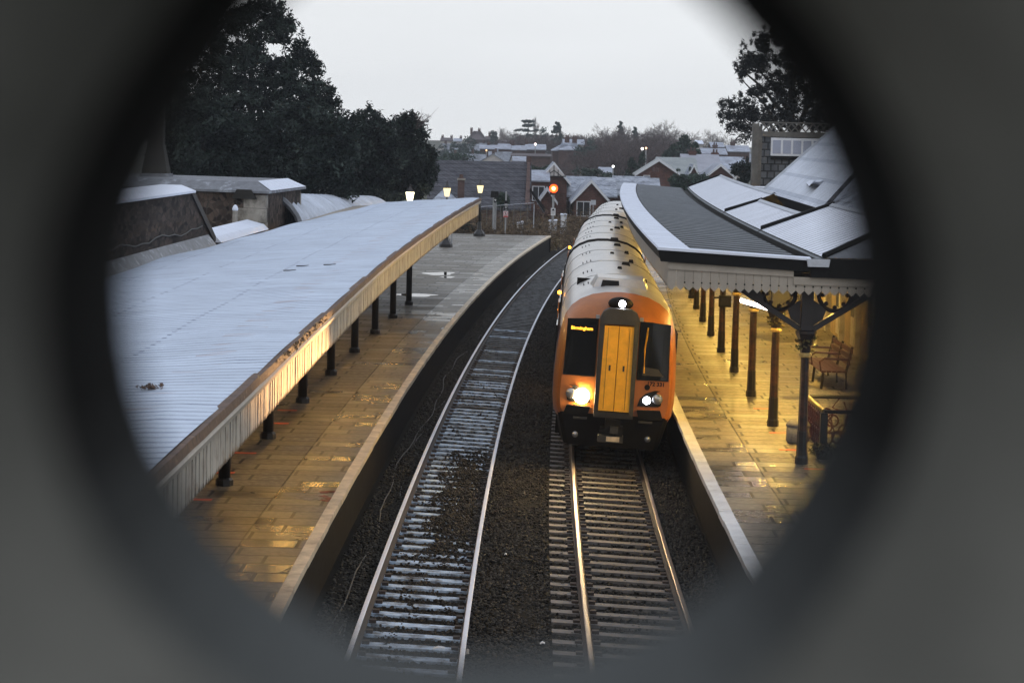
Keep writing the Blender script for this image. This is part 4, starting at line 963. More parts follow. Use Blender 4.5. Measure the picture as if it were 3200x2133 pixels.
    cp = MB().bb((-.16, -.42, .80), (.16, .1, 1.0)).bb((-.26, -.40, .70), (.02, -.05, .80)).bb((.04, -.46, .66), (.22, -.1, .86)); ob_('coupler', cp, MT['under'])
    ob_('coupler_head', MB().bb((-.30, -.50, .52), (.24, -.2, .66)).bb((-.05, -.55, .72), (.12, -.42, .86)), MT['gangway'])
    ob_('coupler_plate', MB().bb((-.12, -.52, .545), (.16, -.502, .65)), MT['coping_l'])
    return t
coach('leading orange train coach with yellow gangway door and lit headlights', 47.1, 23.3, True)
coach('middle coach of the train, only its pale roof showing', 70.95, 23.3, False)
coach('rear coach of the train curving away behind the canopy', 94.8, 23.3, False)
# added warm spot at the left headlamp, aimed up to light the left valance
def spot(name, loc, target, power, col, ang, blend=.6, r=.08):
    l = bpy.data.lights.new(name, 'SPOT'); l.energy = power; l.color = col; l.spot_size = math.radians(ang); l.spot_blend = blend; l.shadow_soft_size = r
    o = bpy.data.objects.new(name, l); COL.objects.link(o); o.location = loc
    o.rotation_euler = (Vector(target) - Vector(loc)).to_track_quat('-Z', 'Y').to_euler(); return o
hl = T(RT - .70, 46.9, 1.42)
spot('valance_spot', hl, (T(-2.8, 29.3, 3.92)), 17000, (1, .50, .17), 8.5, .8)
# ================================================================ LAMP POSTS, SIGNALS, SIGNS
def lamp_post(loc, zb, label, bright):
    x, y, z0 = loc; H = zb - z0
    t = thing('lamp_post', label, 'street lamp', loc, 0, 'lantern lamp posts on the left platform')
    o_ = lambda n, m, mt, sm=False: ob(n, m, mt, t, smooth=sm, world=False)
    o_('base', MB().lathe((0, 0, 0), [(.36, 0), (.36, .16), (.26, .30), (.14, .42), (.10, .9)], 8), MT['black'])
    o_('post', MB().lathe((0, 0, .9), [(.085, 0), (.06, H - .95)], 8), MT['black'], True)
    o_('collar', MB().lathe((0, 0, H * .62), [(.07, 0), (.12, .04), (.12, .09), (.07, .13)], 8), MT['black'])
    o_('lantern', MB().lathe((0, 0, H), [(.12, 0), (.205, .44), (.20, .46)], 6), MT['lanternw'] if bright else MT['lantern'])
    fr = MB()
    for i in range(6):
        a = 2 * PI * i / 6; fr.tube([(.125 * math.cos(a), .125 * math.sin(a), -.01), (.21 * math.cos(a), .21 * math.sin(a), .46)], .016, 4)
    fr.lathe((0, 0, -.06), [(.06, 0), (.16, .06)], 6); o_('lantern_frame', fr, MT['black'])
    o_('lantern_cap', MB().lathe((0, 0, H + .46), [(.24, 0), (.20, .06), (.09, .20), (.05, .26), (.05, .34), (.01, .40)], 6), mat('lantern_cap_paint', (.2, .18, .19), .5) if False else MT['bracket'])
    return t
def zat(px, py, Y): return at(px, py, Y).z
b3 = atz(1497.5, 738, .915); lamp_post(tuple(b3), zat(1501, 603, b3.y), 'lit lantern lamp post at the far end of the left platform, rightmost of three', False)
b2 = atz(1393.5, 772, .915); lamp_post(tuple(b2), zat(1400, 614, b2.y), 'lit lantern lamp post half hidden behind the left canopy, middle of three', False)
b1 = Vector((at(1281, 620, 106.5).x, 106.5, .915)); lamp_post(tuple(b1), zat(1281, 630, 106.5), 'brightest lantern shining over the left canopy roof, leftmost of three', True)
# grey pipe post beside second lamp
p = atz(1411, 765, .915); tag(ob('grey_post', MB().tube([p, (p.x, p.y, p.z + 1.5)], .05, 8), MT['steel']), 'short grey post beside the middle lantern post under the canopy end', 'post')
# black backed signal turned away
s0 = at(1541, 735, 143); zt_ = zat(1541, 612, 143); zg = .3
t = thing('signal', 'black backed railway signal on two grey posts, facing away', 'signal', (s0.x, 143, zg))
ob('post', MB().tube([(s0.x, 143, zg), (s0.x, 143, zt_)], .07, 8), MT['steel'], t)
q = at(1548, 700, 143.2).x
ld = MB().tube([(q, 143.2, zg), (q, 143.2, zt_ - .2)], .05, 8)
for k in range(9): ld.tube([(s0.x, 143.1, zg + .2 + .3 * k), (q, 143.1, zg + .2 + .3 * k)], .012, 4)
ob('ladder', ld, MT['steel'], t)
A, B = at(1533, 614, 143), at(1559, 597, 143)
ob('backboard', MB().hexa([(A.x, 142.9, A.z - .06), (B.x, 142.9, A.z - .06), (B.x, 143.2, A.z - .06), (A.x, 143.2, A.z - .06)], [(A.x + .04, 142.9, B.z), (B.x - .02, 142.9, B.z - .03), (B.x - .02, 143.2, B.z - .03), (A.x + .04, 143.2, B.z)]).bb((A.x + .1, 142.5, A.z + .02), (A.x + .25, 142.9, B.z - .05)), MT['blackmat'], t)
pc = at(1547.5, 626, 142.8); n_ = MB().bb((pc.x - .08, 142.78, pc.z - .15), (pc.x + .08, 142.82, pc.z + .15)); ob('number_plate', n_, MT['blackmat'], t)
ob('number', upright(text_mb('9', .22, .002), (pc.x, 142.77, pc.z)), MT['white'], t)
# red signal
Y = 153.7; c = at(1730, 589, Y); zb = .0
t = thing('signal', 'lit red railway signal on a grey post with a white plate', 'signal', (c.x, Y, zb))
ob('post', MB().tube([(c.x - .02, Y, zb), (c.x, Y, c.z - .4)], .085, 10), MT['steel'], t)
a, b = at(1718, 609, Y), at(1743, 565, Y)
ob('signal_head', MB().bb((a.x, Y - .12, a.z), (b.x, Y + .14, b.z)), mat('dark_red_lit_backboard', (.05, .012, .008), .5), t)
ob('hood', MB().tube([(c.x, Y - .12, c.z), (c.x, Y - .20, c.z)], .31, 14, cap=False), MT['blackmat'], t)
ln = MB(); ln.tube([(c.x, Y - .13, c.z), (c.x, Y - .17, c.z)], .29, 16); ob('red_lens', ln, MT['redlamp'], t)
ln = MB(); ln.tube([(c.x, Y - .17, c.z), (c.x, Y - .19, c.z)], .12, 16); ob('lens_core', ln, MT['redcore'], t)
a, b = at(1721, 673, Y), at(1736, 650, Y)
pl = ob('sign_plate', MB().bb((a.x, Y - .16, a.z), (b.x, Y - .13, b.z)), MT['white'], t)
mx = (a.x + b.x) / 2
ob('triangle', MB().prism([(mx - .12, Y - .165, b.z - .19), (mx + .12, Y - .165, b.z - .19), (mx, Y - .165, b.z - .02)], (0, .004, 0)), MT['blackmat'], pl)
tx = MB()
for k in range(3): tx.bb((mx - .11, Y - .166, b.z - .27 - .07 * k), (mx + .11 - .05 * (k == 2), Y - .162, b.z - .25 - .07 * k))
ob('text_lines', tx, MT['steel'], pl)
# warning sign stack
Y = 140.2; c = at(1580, 668, Y); zb = .3; tp = at(1582, 598, Y)
t = thing('warning_sign', 'tall post with dark plates and a white and red prohibition sign', 'sign', (c.x, Y, zb))
ob('post', MB().tube([(c.x, Y, zb), (tp.x, Y, tp.z)], .05, 8), MT['steel'], t)
def plate(x0, y0, x1, y1, m, nm, par=t, dy=.06):
    a, b = at(x0, y1, Y), at(x1, y0, Y); return ob(nm, MB().bb((a.x, Y - dy - .02, a.z), (b.x, Y - dy, b.z)), m, par)
plate(1576, 627, 1586.5, 636, MT['blackmat'], 'box'); plate(1576, 637, 1587, 642.5, MT['steel'], 'bracket_plate')
pp = plate(1575.5, 643.5, 1588, 658, MT['blackmat'], 'black_plate'); 
cc = at(1582, 651, Y); ob('letters', upright(text_mb('EST', .10, .001), (cc.x, Y - .082, cc.z + .06)), MT['white'], pp)
ob('arrow', MB().bb((cc.x - .08, Y - .083, cc.z - .08), (cc.x + .08, Y - .081, cc.z - .06)), MT['white'], pp)
pw = plate(1572.5, 659.5, 1588, 679, MT['white'], 'prohibition_sign')
cc = at(1580.3, 667, Y); r_ = .125; rg = [(cc.x + r_ * math.cos(a), Y - .085, cc.z + r_ * math.sin(a)) for a in [2 * PI * i / 18 for i in range(19)]]
ob('red_ring', MB().tube(rg, .014, 5, cap=False).tube([(cc.x - .09, Y - .085, cc.z + .09), (cc.x + .09, Y - .085, cc.z - .09)], .012, 5), MT['red'], pw)
ob('figure', MB().bb((cc.x - .02, Y - .083, cc.z - .08), (cc.x + .03, Y - .081, cc.z + .04)).sphere((cc.x, Y - .082, cc.z + .065), .022, nu=8, nv=5), MT['blackmat'], pw)
plate(1573, 674.5, 1587.5, 678.5, MT['red'], 'red_band', pw, .083)
# lineside cabinets
def cabinet(pxl, pxr, pyt, pyb, Y, label, tilt=0):
    a, b = at(pxl, pyb, Y), at(pxr, pyt, Y); t = thing('lineside_cabinet', label, 'cabinet', ((a.x + b.x) / 2, Y, a.z), 0, 'pale lineside cabinets beyond the platform'); d = .45
    ob('case', MB().hexa([(a.x, Y, a.z - .4), (b.x, Y, a.z - .4), (b.x + .05, Y + d, a.z - .4), (a.x + .05, Y + d, a.z - .4)], [(a.x, Y, b.z - tilt), (b.x, Y, b.z), (b.x + .05, Y + d, b.z), (a.x + .05, Y + d, b.z - tilt)]), MT['offwhite'], t)
    ob('lid', MB().hexa([(a.x - .03, Y - .04, b.z - tilt), (b.x + .03, Y - .04, b.z), (b.x + .09, Y + d + .04, b.z), (a.x, Y + d + .04, b.z - tilt)], [(a.x - .03, Y - .04, b.z - tilt + .05), (b.x + .03, Y - .04, b.z + .05), (b.x + .06, Y + d, b.z + .10), (a.x, Y + d, b.z - tilt + .10)]), MT['snow'], t)
    ob('door', MB().bb((a.x + .05, Y - .012, a.z), (b.x - .05, Y - .002, b.z - tilt - .08)), MT['white'], t)
    ob('handle', MB().bb((b.x - .14, Y - .03, (a.z + b.z) / 2), (b.x - .11, Y - .012, (a.z + b.z) / 2 + .12)), MT['steel'], t)
cabinet(1614, 1634, 694, 718, 158, 'small slanted pale cabinet between the warning sign and red signal', .12)
cabinet(1714, 1739, 690, 742, 155.5, 'pale cabinet standing behind the foot of the red signal post', .06)
cabinet(1751, 1769, 672, 722, 158, 'tall narrow pale cabinet to the right of the red signal')
# post and rail fence beyond the platform
t = thing('fence', 'thin pale top rail fence running behind the signals to the big roof', 'fence', at(1585, 640, 150))
A, B = at(1500, 646, 147), at(1669, 634, 150)
ob('top_rail', MB().tube([A, A.lerp(B, .5), B], .02, 6), MT['offwhite'], t)
for k in range(9):
    p = A.lerp(B, k / 8); ob('fence_post', MB().tube([(p.x, p.y, p.z - 1.6), (p.x, p.y, p.z + .03)], .022, 6), MT['post'], t)
w = MB()
for k in range(1, 7): w.tube([(A.x, A.y, A.z - .22 * k), (B.x, B.y, B.z - .22 * k)], .006, 4)
ob('fence_wire', w, MT['post'], t)['kind'] = 'stuff'
pq = at(1669, 642, 149.8); ob('end_strut', MB().tube([(pq.x, pq.y, pq.z - 1.5), (pq.x, pq.y, pq.z + .06)], .03, 6), MT['offwhite'], t)
# ================================================================ LEFT SIDE: stone walls, building, iron tunnel
t = thing('stone_wall', 'dark rubble stone wall with frosted coping and a raking end', 'wall', T(-8.5, 46, .9))
w = MB(); ys = [20, 30, 40, 47, 53.4, 56.6]; zt = [5.42, 5.42, 5.42, 5.42, 5.42, 4.15]
for i in range(len(ys) - 1):
    w.hexa([T(-8.9, ys[i], .5), T(-8.25, ys[i], .5), T(-8.25, ys[i + 1], .5), T(-8.9, ys[i + 1], .5)], [T(-8.9, ys[i], zt[i]), T(-8.25, ys[i], zt[i]), T(-8.25, ys[i + 1], zt[i + 1]), T(-8.9, ys[i + 1], zt[i + 1])])
ob('wall', w, MT['stone_run'], t)
ob('coping', sweep([(-9.0, 5.42), (-8.15, 5.42), (-8.15, 5.47), (-8.5, 5.60), (-9.0, 5.60)], yr(20, 53.6, 2), closed=True), MT['snow'], t)
rk = MB().hexa([T(-8.95, 53.4, 5.38), T(-8.2, 53.4, 5.38), T(-8.2, 56.9, 4.05), T(-8.95, 56.9, 4.05)], [T(-8.95, 53.6, 5.50), T(-8.2, 53.6, 5.50), T(-8.2, 57.1, 4.17), T(-8.95, 57.1, 4.17)])
ob('raking_coping', rk, mat('dark_raking_stone', (.045, .038, .033), .8, var=.3, scale=4), t)
ob('flashing', sweep([(-8.23, 4.30), (-8.00, 4.02)], yr(14, 56, 2)), mat('lead_flashing', (.13, .14, .16), .5, var=.4, scale=3, c2=(.4, .43, .48), mask_scale=4, mask_lo=.55, mask_hi=.65), t)
tag(ob('wall_cable', MB().tube([T(-8.22, y, 4.50 + .05 * math.sin(y * 1.3) + .03 * math.sin(y * 3.1)) for y in yr(30, 55, .8)], .018, 5), MT['cable']), 'pale sagging cable run along the foot of the stone wall', 'cable')
t = thing('stone_wall', 'low stone wall with thick frosted coping joining the stone building', 'wall', T(-8.3, 61, .9))
ob('wall', MB().hexa([T(-8.7, 57.2, .5), T(-8.2, 57.2, .5), T(-8.2, 65.5, .5), T(-8.7, 65.5, .5)], [T(-8.7, 57.2, 4.05), T(-8.2, 57.2, 4.05), T(-8.2, 65.5, 4.05), T(-8.7, 65.5, 4.05)]), MT['stone'], t)
ob('coping', MB().hexa([T(-8.85, 57.0, 4.05), T(-8.05, 57.0, 4.05), T(-8.05, 65.6, 4.05), T(-8.85, 65.6, 4.05)], [T(-8.7, 57.0, 4.33), T(-8.2, 57.0, 4.20), T(-8.2, 65.6, 4.20), T(-8.7, 65.6, 4.33)]), MT['snow'], t)
# stone building: corner toward the railway
K = at(830, 573, 66); Lf = Vector((K.x - 7.2, 69.2, 0)); Rt = Vector((K.x + .42, 72.6, 0)); zT = K.z
t = thing('stone_building', 'flat roofed rubble stone building with buff quoins and frosted parapet', 'building', (K.x, K.y, .9))
ax = (Lf - Vector((K.x, K.y, 0))).normalized(); bx = (Rt - Vector((K.x, K.y, 0))).normalized()
def bpt(u, v, z): return Vector((K.x, K.y, 0)) + ax * u + bx * v + Vector((0, 0, z))
WU = 7.6; WV = 6.6
zc = zT - .30
ob('wall', MB().hexa([bpt(0, 0, .5), bpt(0, WV, .5), bpt(WU, WV, .5), bpt(WU, 0, .5)], [bpt(0, 0, zc), bpt(0, WV, zc), bpt(WU, WV, zc), bpt(WU, 0, zc)]), MT['stone'], t)
e_ = .16
ob('parapet_slab', MB().hexa([bpt(-e_, -e_, zc), bpt(-e_, WV + e_, zc), bpt(WU + e_, WV + e_, zc), bpt(WU + e_, -e_, zc)], [bpt(-e_, -e_, zc + .07), bpt(-e_, WV + e_, zc + .07), bpt(WU + e_, WV + e_, zc + .07), bpt(WU + e_, -e_, zc + .07)]).hexa([bpt(-e_ + .02, -e_ + .02, zc + .07), bpt(-e_ + .02, WV + e_ - .02, zc + .07), bpt(WU + e_ - .02, WV + e_ - .02, zc + .07), bpt(WU + e_ - .02, -e_ + .02, zc + .07)], [bpt(.45, .45, zc + .33), bpt(.45, WV - .45, zc + .33), bpt(WU - .45, WV - .45, zc + .33), bpt(WU - .45, .45, zc + .33)]), MT['capstone'], t)
s = MB().poly([bpt(-e_ + .0, -e_ + .3, zc + .085), bpt(-e_ + .0, WV + e_, zc + .085), bpt(.43, WV - .4, zc + .345), bpt(.43, .8, zc + .345)]); ob('frost_cover', s, MT['snow'], t)
qn = MB()
for i in range(6):
    z0 = 3.4 + i * .42; z1 = z0 + .41
    if z1 > zc - .05: z1 = zc - .06
    if z1 <= z0: break
    wu = .75 if i % 2 else .98; wv = .40 if i % 2 else .30
    qn.hexa([bpt(-.012, -.012, z0), bpt(-.012, wv, z0), bpt(wu, wv, z0), bpt(wu, -.012, z0)], [bpt(-.012, -.012, z1), bpt(-.012, wv, z1), bpt(wu, wv, z1), bpt(wu, -.012, z1)])
ob('quoins', qn, MT['quoin'], t)
ob('corbel', MB().hexa([bpt(.30, -.10, zc - .18), bpt(.30, .1, zc - .18), bpt(1.15, .1, zc - .18), bpt(1.15, -.10, zc - .18)], [bpt(.45, -.24, zc + .10), bpt(.45, .1, zc + .10), bpt(.95, .1, zc + .10), bpt(.95, -.24, zc + .10)]), MT['obelisk'], t)
fq = MB()
for i in range(5):
    z0 = 3.3 + i * .42; wv = .22 if i % 2 else .32
    if z0 + .41 > zc - .02: break
    fq.hexa([bpt(-.012, WV - wv, z0), bpt(-.012, WV + .012, z0), bpt(.3, WV + .012, z0), bpt(.3, WV - wv, z0)], [bpt(-.012, WV - wv, z0 + .41), bpt(-.012, WV + .012, z0 + .41), bpt(.3, WV + .012, z0 + .41), bpt(.3, WV - wv, z0 + .41)])
ob('far_quoins', fq, MT['quoin'], t)
ob('vent_hole', MB().hexa([bpt(3.9, -.02, zc - .42), bpt(4.35, -.02, zc - .42), bpt(4.35, .02, zc - .42), bpt(3.9, .02, zc - .42)], [bpt(3.9, -.02, zc - .12), bpt(4.35, -.02, zc - .12), bpt(4.35, .02, zc - .12), bpt(3.9, .02, zc - .12)]), MT['blackmat'], t)
vp = at(735, 660, 64.5); v2 = at(733, 705, 64.5)
t = thing('vent_pipe', 'cream vent pipe with a white cap against the stone building', 'pipe', v2)
ob('pipe', MB().tube([(v2.x, 64.5, v2.z - .6), (vp.x, 64.5, vp.z + .1)], .075, 8), MT['quoin'], t)
ob('cap', MB().lathe((vp.x, 64.5, vp.z + .02), [(.08, 0), (.09, .05), (.06, .13), (.02, .17)], 10), MT['snow'], t)
# obelisk chimney
o1 = at(488, 546, 71); zb = o1.z - .5
t = thing('stone_chimney', 'tall pale stone chimney tapering up behind the stone building parapet', 'chimney', (o1.x, 71, zb))
W0 = .36
def obx(z0, w0, z1, w1, m): return m.hexa([(o1.x - w0, 71 - w0, z0), (o1.x + w0, 71 - w0, z0), (o1.x + w0, 71 + w0, z0), (o1.x - w0, 71 + w0, z0)], [(o1.x - w1, 71 - w1, z1), (o1.x + w1, 71 - w1, z1), (o1.x + w1, 71 + w1, z1), (o1.x - w1, 71 + w1, z1)])
m = MB(); obx(zb, .42, zb + .62, .40, m); obx(zb + .62, .40, zb + 1.5, .24, m); obx(zb + 1.5, .24, zb + 3.6, .235, m); ob('shaft', m, MT['obelisk'], t)
ob('cap', obx(zb + 3.6, .30, zb + 3.8, .30, MB()), MT['obelisk'], t); ob('foot', obx(zb - .1, .50, zb + .55, .46, MB()), MT['capstone'], t)
# corrugated iron covered passage
t = thing('iron_passage', 'frosted corrugated iron covered passage curving away behind the left canopy', 'passage', (-7.5, 78, 3))
m = MB(); NS = 150; NA = 18; uvp = []
for i in range(NS + 1):
    s = i / NS; y = 69.5 + 22 * s; xc = -8.05 + 1.05 * s + .9 * s * s; zc_ = 3.56 - .62 * s
    R = 1.42 + .075 * math.cos(i * 2 * PI / 6.0); tilt = .10
    for j in range(NA + 1):
        a = -.25 + (PI + .5) * j / NA
        m.v.append((xc + R * .95 * math.cos(a), y - .25 * math.cos(a), zc_ + R * math.sin(a)))
for i in range(NS):
    for j in range(NA):
        a = i * (NA + 1) + j; m.f.append((a, a + 1, a + NA + 2, a + NA + 1)); m.m.append(0)
ob('corrugated_sheet', m, MT['zinc'], t, smooth=True)
m = MB(); c0 = Vector((-8.05, 69.3, 3.56)); P = [(c0.x + 1.52 * .95 * math.cos(a), 69.3 - .25 * math.cos(a), c0.z + 1.52 * math.sin(a)) for a in [-.25 + (PI + .5) * j / 18 for j in range(19)]]
ob('end_collar', m.tube(P, .10, 6), MT['capstone'], t)
# ================================================================ RIGHT SIDE: station building, slate roof, turret
t = thing('station_building', 'cream stone station building with steep frosted slate roof behind the right canopy', 'building', T(10, 70, .915))
wx = 9.4
ob('wall', sweep([(wx, .9), (wx, 5.1)], yr(42, 104, 3)), MT['bldg'], t)
ob('end_wall', MB().hexa([T(wx + .01, 42, .9), T(14, 42, .9), T(14, 42.3, .9), T(wx + .01, 42.3, .9)], [T(wx + .01, 42, 5.06), T(14, 42, 5.06), T(14, 42.3, 5.06), T(wx + .01, 42.3, 5.06)]), MT['bldg'], t)
ob('flat_roof', sweep([(wx - .1, 5.105), (14, 5.105), (14, 5.2), (wx - .1, 5.2)], yr(41.9, 81, 3), closed=True), MT['capstone'], t)
for k in range(14):
    y = 44.6 + 4.0 * k
    f = MB().hexa([T(wx - .05, y, 1.05), T(wx - .05, y + 1.3, 1.05), T(wx + .02, y + 1.3, 1.05), T(wx + .02, y, 1.05)], [T(wx - .05, y, 3.9), T(wx - .05, y + 1.3, 3.9), T(wx + .02, y + 1.3, 3.9), T(wx + .02, y, 3.9)])
    fr = ob('window', f, MT['cream2'], t)
    g = MB()
    for q in (0, 1): g.bb(T(wx - .06, y + .12 + .56 * q, 1.9), T(wx - .052, y + .62 + .56 * q, 3.8))
    ob('pane', g, MT['window'], fr)
    pi = MB().hexa([T(wx - .16, y - .75, .9), T(wx - .16, y - .35, .9), T(wx, y - .35, .9), T(wx, y - .75, .9)], [T(wx - .16, y - .75, 4.6), T(wx - .16, y - .35, 4.6), T(wx, y - .35, 4.6), T(wx, y - .75, 4.6)])
    ob('pilaster', pi, MT['cream'], t)
RS = lambda o, y: T(o, y, 5.18 + .93 * (o - 7.8))
y0, y1 = 60.0, 82.5
sr = MB(); uv = []
for i in range(12):
    for j in range(7):
        pass
sr.poly([RS(7.8, y0), RS(7.8, y1), RS(10.9, y1), RS(10.9, y0 + 5.0)]); ob('main_roof', sr, MT['slate_frost'], t)
ob('hip_roof', MB().poly([RS(7.8, y0), RS(10.9, y0 + 5.0), T(14.0, y0 + 5.0, 8.06), T(14.0, y0 - 4.0, 5.1), T(8.6, y0 - 4.0, 5.1)]), masonry('frost_streaked_slates', (.12, .13, .16), (.26, .28, .33), (.06, .06, .07), brick=(.6, .3), frost=.95), t)
ob('rear_roof', MB().poly([RS(10.9, y0 + 5.0), RS(10.9, y1), T(14, y1, 5.2), T(14, y0 + 5.0, 5.2)]), MT['slate_dark'], t)
ob('gable', MB().poly([RS(7.8, y1 - .02), RS(10.9, y1 - .02), T(14, y1 - .02, 5.2), T(14, y1, 2), T(7.8, y1, 2)]), MT['bldg'], t)
ob('hip_capping', MB().tube([RS(7.8, y0) + Vector((0, 0, .03)) if isinstance(RS(7.8, y0), Vector) else Vector(RS(7.8, y0)) + Vector((0, 0, .03)), Vector(RS(10.9, y0 + 5.0)) + Vector((0, 0, .03))], .07, 6), MT['slate_dark'], t)
ob('verge', MB().tube([Vector(RS(7.8, y1)), Vector(RS(10.9, y1))], .09, 6), MT['offwhite'], t)
ob('eaves_wall', sweep([(7.95, 3.2), (7.95, 5.2)], yr(y0, y1, 3)), MT['blackmat'], t)
def on_roof(px, py):
    for Y in np.arange(56, 90, .02):
        p = at(px, py, Y)
        if p.z <= 5.18 + .93 * (p.x - Xc(Y) - 7.8): return p
    return p
a, b, c = on_roof(2519, 575), on_roof(2563, 574), on_roof(2539, 598)
up = Vector((-.30, -.12, .20))
g = MB(); top = (a + b) / 2 + Vector((-.25, 0, .10))
g.poly([a, b, c + Vector((-.10, -.05, .12))]); gv = ob('roof_vent', g, MT['slatehung'], t)
ob('vent_hood', MB().poly([a + Vector((0, 0, .05)), c + Vector((-.12, -.06, .15)), a.lerp(c, .5) + Vector((.2, .1, .25))]).poly([a + Vector((0, 0, .06)), b + Vector((0, 0, .06)), b + Vector((.1, .1, .12)), a + Vector((.1, .1, .12))]), MT['snow'], gv)
# slate hung turret
Y = 93.0
tx0 = at(2349, 500, Y).x; tx1 = at(2376, 500, Y).x; tx2 = at(2645, 500, Y).x; zt = at(2480, 414, Y).z; zcr = at(2480, 398, Y).z
t = thing('roof_turret', 'slate hung square turret with lattice cresting and a white louvred window', 'turret', ((tx1 + tx2) / 2, Y + 1.5, 4))
ob('slate_wall', MB().bb((tx1, Y, 2.5), (tx2, Y + 3.2, zt - .2)), MT['slatehung'], t)
ob('corner_post', MB().bb((tx0, Y - .12, 1.5), (tx0 + .26, Y + .2, zt + .34)), MT['post'], t)
ob('corner_board', MB().bb((tx0 + .262, Y - .05, 3.6), (tx1 + .04, Y + .2, zt + .22)), MT['post'], t)
ob('cornice', MB().bb((tx1 + .04, Y - .10, zt - .2), (tx2 + .1, Y + 3.3, zt + .02)), MT['post'], t)
cr = MB(); h = .34; w = .30; x = tx1 + .06
while x < tx2:
    for (xa, xb) in ((x, x + w), (x + w, x)): cr.tube([(xa, Y, zt + .03), (xb, Y, zt + .03 + h)], .032, 5)
    x += w
cr.tube([(tx1, Y, zt + h + .05), (tx2, Y, zt + h + .05)], .035, 5)
ob('lattice_cresting', cr, MT['post'], t)
a, b = at(2410, 482, Y), at(2570, 437, Y)
f = ob('window_frame', MB().bb((a.x - .04, Y - .16, a.z - .06), (b.x, Y - .02, b.z + .04)), MT['bargeboard'], t)
for k in range(5):
    w = (b.x - a.x) / 5; ob('pane', MB().bb((a.x + w * k + .04, Y - .175, a.z + .03), (a.x + w * (k + 1) - .05, Y - .162, b.z - .06)), MT['skyglass'], f)
ob('sill', MB().bb((a.x - .02, Y - .14, a.z - .22), (b.x, Y - .02, a.z - .065)), MT['blackmat'], t)
# frosted heap between bay roof and turret
p = at(2375, 588, 88); ob('lead_flat', MB().box((p.x + .1, 88, p.z), (1.2, 1.6, .12)), MT['snow'], t)
# stair enclosure railing
t = thing('stair_railing', 'ornate red cast iron stair railing with worn yellow handrail', 'railing', (6.15, 43, .915))
z0 = .93; zr = 1.72; xl = 6.15; ya, yb, xr = 43.0, 45.6, 9.0
ob('handrail', MB().tube([(xl, ya, zr), (xl, yb, zr)], .05, 8), MT['handrail'], t)
ob('top_bar', MB().tube([(xl, ya, zr), (xr, ya, zr)], .04, 6).tube([(xl, yb, zr), (xr, yb, zr)], .04, 6), MT['black'], t)
ob('corner_post', MB().bb((xl - .07, ya - .07, z0), (xl + .07, ya + .07, zr - .02)), MT['black'], t)
ob('corner_post', MB().bb((xl - .06, yb - .06, z0), (xl + .06, yb + .06, zr - .02)), MT['black'], t)
sd = MB()
y = ya + .18
while y < yb - .1:
    for z in (1.15, 1.48): sd.tube([(xl, y + .11 * math.cos(a), z + .13 * math.sin(a)) for a in [2 * PI * i / 12 for i in range(13)]], .018, 5, cap=False)
    sd.tube([(xl, y + .13, z0), (xl, y + .13, zr)], .016, 5); sd.tube([(xl, y - .1, z0 + .1), (xl, y + .12, zr - .1)], .014, 5); y += .27
sd.bb((xl - .012, ya, z0 + .02), (xl + .012, yb, z0 + .08))
ob('scrollwork', sd, MT['redpaint'], t)
for yy in (ya, yb):
    pn = MB(); x = xl + .42
    while x < xr:
        for (dx, dz) in ((.13, 0), (-.13, 0), (0, .13), (0, -.13)): pn.tube([(x + dx + .125 * math.cos(a), yy, 1.22 + dz + .125 * math.sin(a)) for a in [2 * PI * i / 12 for i in range(13)]], .02, 5, cap=False)
        pn.tube([(x - .33, yy, z0), (x - .2, yy, 1.3), (x - .3, yy, 1.62)], .02, 5).tube([(x + .28, yy, zr), (x + .12, yy, 1.5), (x + .3, yy, 1.42)], .018, 5); x += .66
    pn.tube([(xl, yy, z0 + .04), (xr, yy, z0 + .04)], .025, 5); ob('quatrefoil_panel', pn, MT['redpaint'], t)
# bench
t = thing('bench', 'maroon slatted platform bench with curled arms by the station wall', 'bench', (7.95, 56, .915))
bx, y0_, y1_ = 7.95, 54.2, 57.6
for i in range(5): ob('seat_slat', MB().bb((bx - .30 + .13 * i, y0_, 1.34), (bx - .19 + .13 * i, y1_, 1.385)), MT['benchred'], t)
for i in range(3): ob('back_slat', MB().bb((bx + .36 + .03 * i, y0_, 1.52 + .15 * i), (bx + .40 + .03 * i, y1_, 1.63 + .15 * i)), MT['benchred'], t)
for y in (y0_ + .1, (y0_ + y1_) / 2, y1_ - .1):
    ob('leg', MB().tube([(bx - .28, y, .92), (bx - .24, y, 1.33)], .035, 6).tube([(bx + .34, y, .92), (bx + .32, y, 1.35), (bx + .46, y, 1.98)], .035, 6), MT['black'], t)
    ob('armrest', MB().tube([(bx - .30, y, 1.36), (bx - .34, y, 1.60), (bx - .22, y, 1.68), (bx + .38, y, 1.66)], .03, 6), MT['benchred'], t)
# planter by the first column
p = atz(2540, 1432, .93)
t = thing('plant_tub', 'low dark evergreen plant in a tub beside the nearest iron column', 'planter', (p.x + .25, p.y + .1, .92))
ob('tub', MB().lathe((p.x + .25, p.y + .1, .92), [(.16, 0), (.20, .16), (.21, .18)], 12), MT['obelisk'], t)
lf = MB()
for i in range(380):
    a = random.random() * 6.28; r = .30 * math.sqrt(random.random()); c = Vector((p.x + .25 + r * math.cos(a), p.y + .1 + r * math.sin(a), 1.08 + .16 * random.random() - .25 * r))
    d = Vector((random.gauss(0, 1), random.gauss(0, 1), random.gauss(0, .6))).normalized() * .08; e = d.cross(Vector((0, 0, 1))).normalized() * .028
    lf.poly([c - d, c + e, c + d, c - e])
ob('foliage', lf, MT['leaf_dark'], t)
p = atz(2494, 1392, .93)
t = thing('grit_bin', 'rounded cream grit bin half hidden behind the nearest iron column', 'bin', (p.x + .05, p.y + .5, .92))
ob('body', MB().lathe((p.x + .05, p.y + .5, .92), [(.20, 0), (.24, .05), (.23, .34)], 12), MT['quoin'], t, smooth=True)
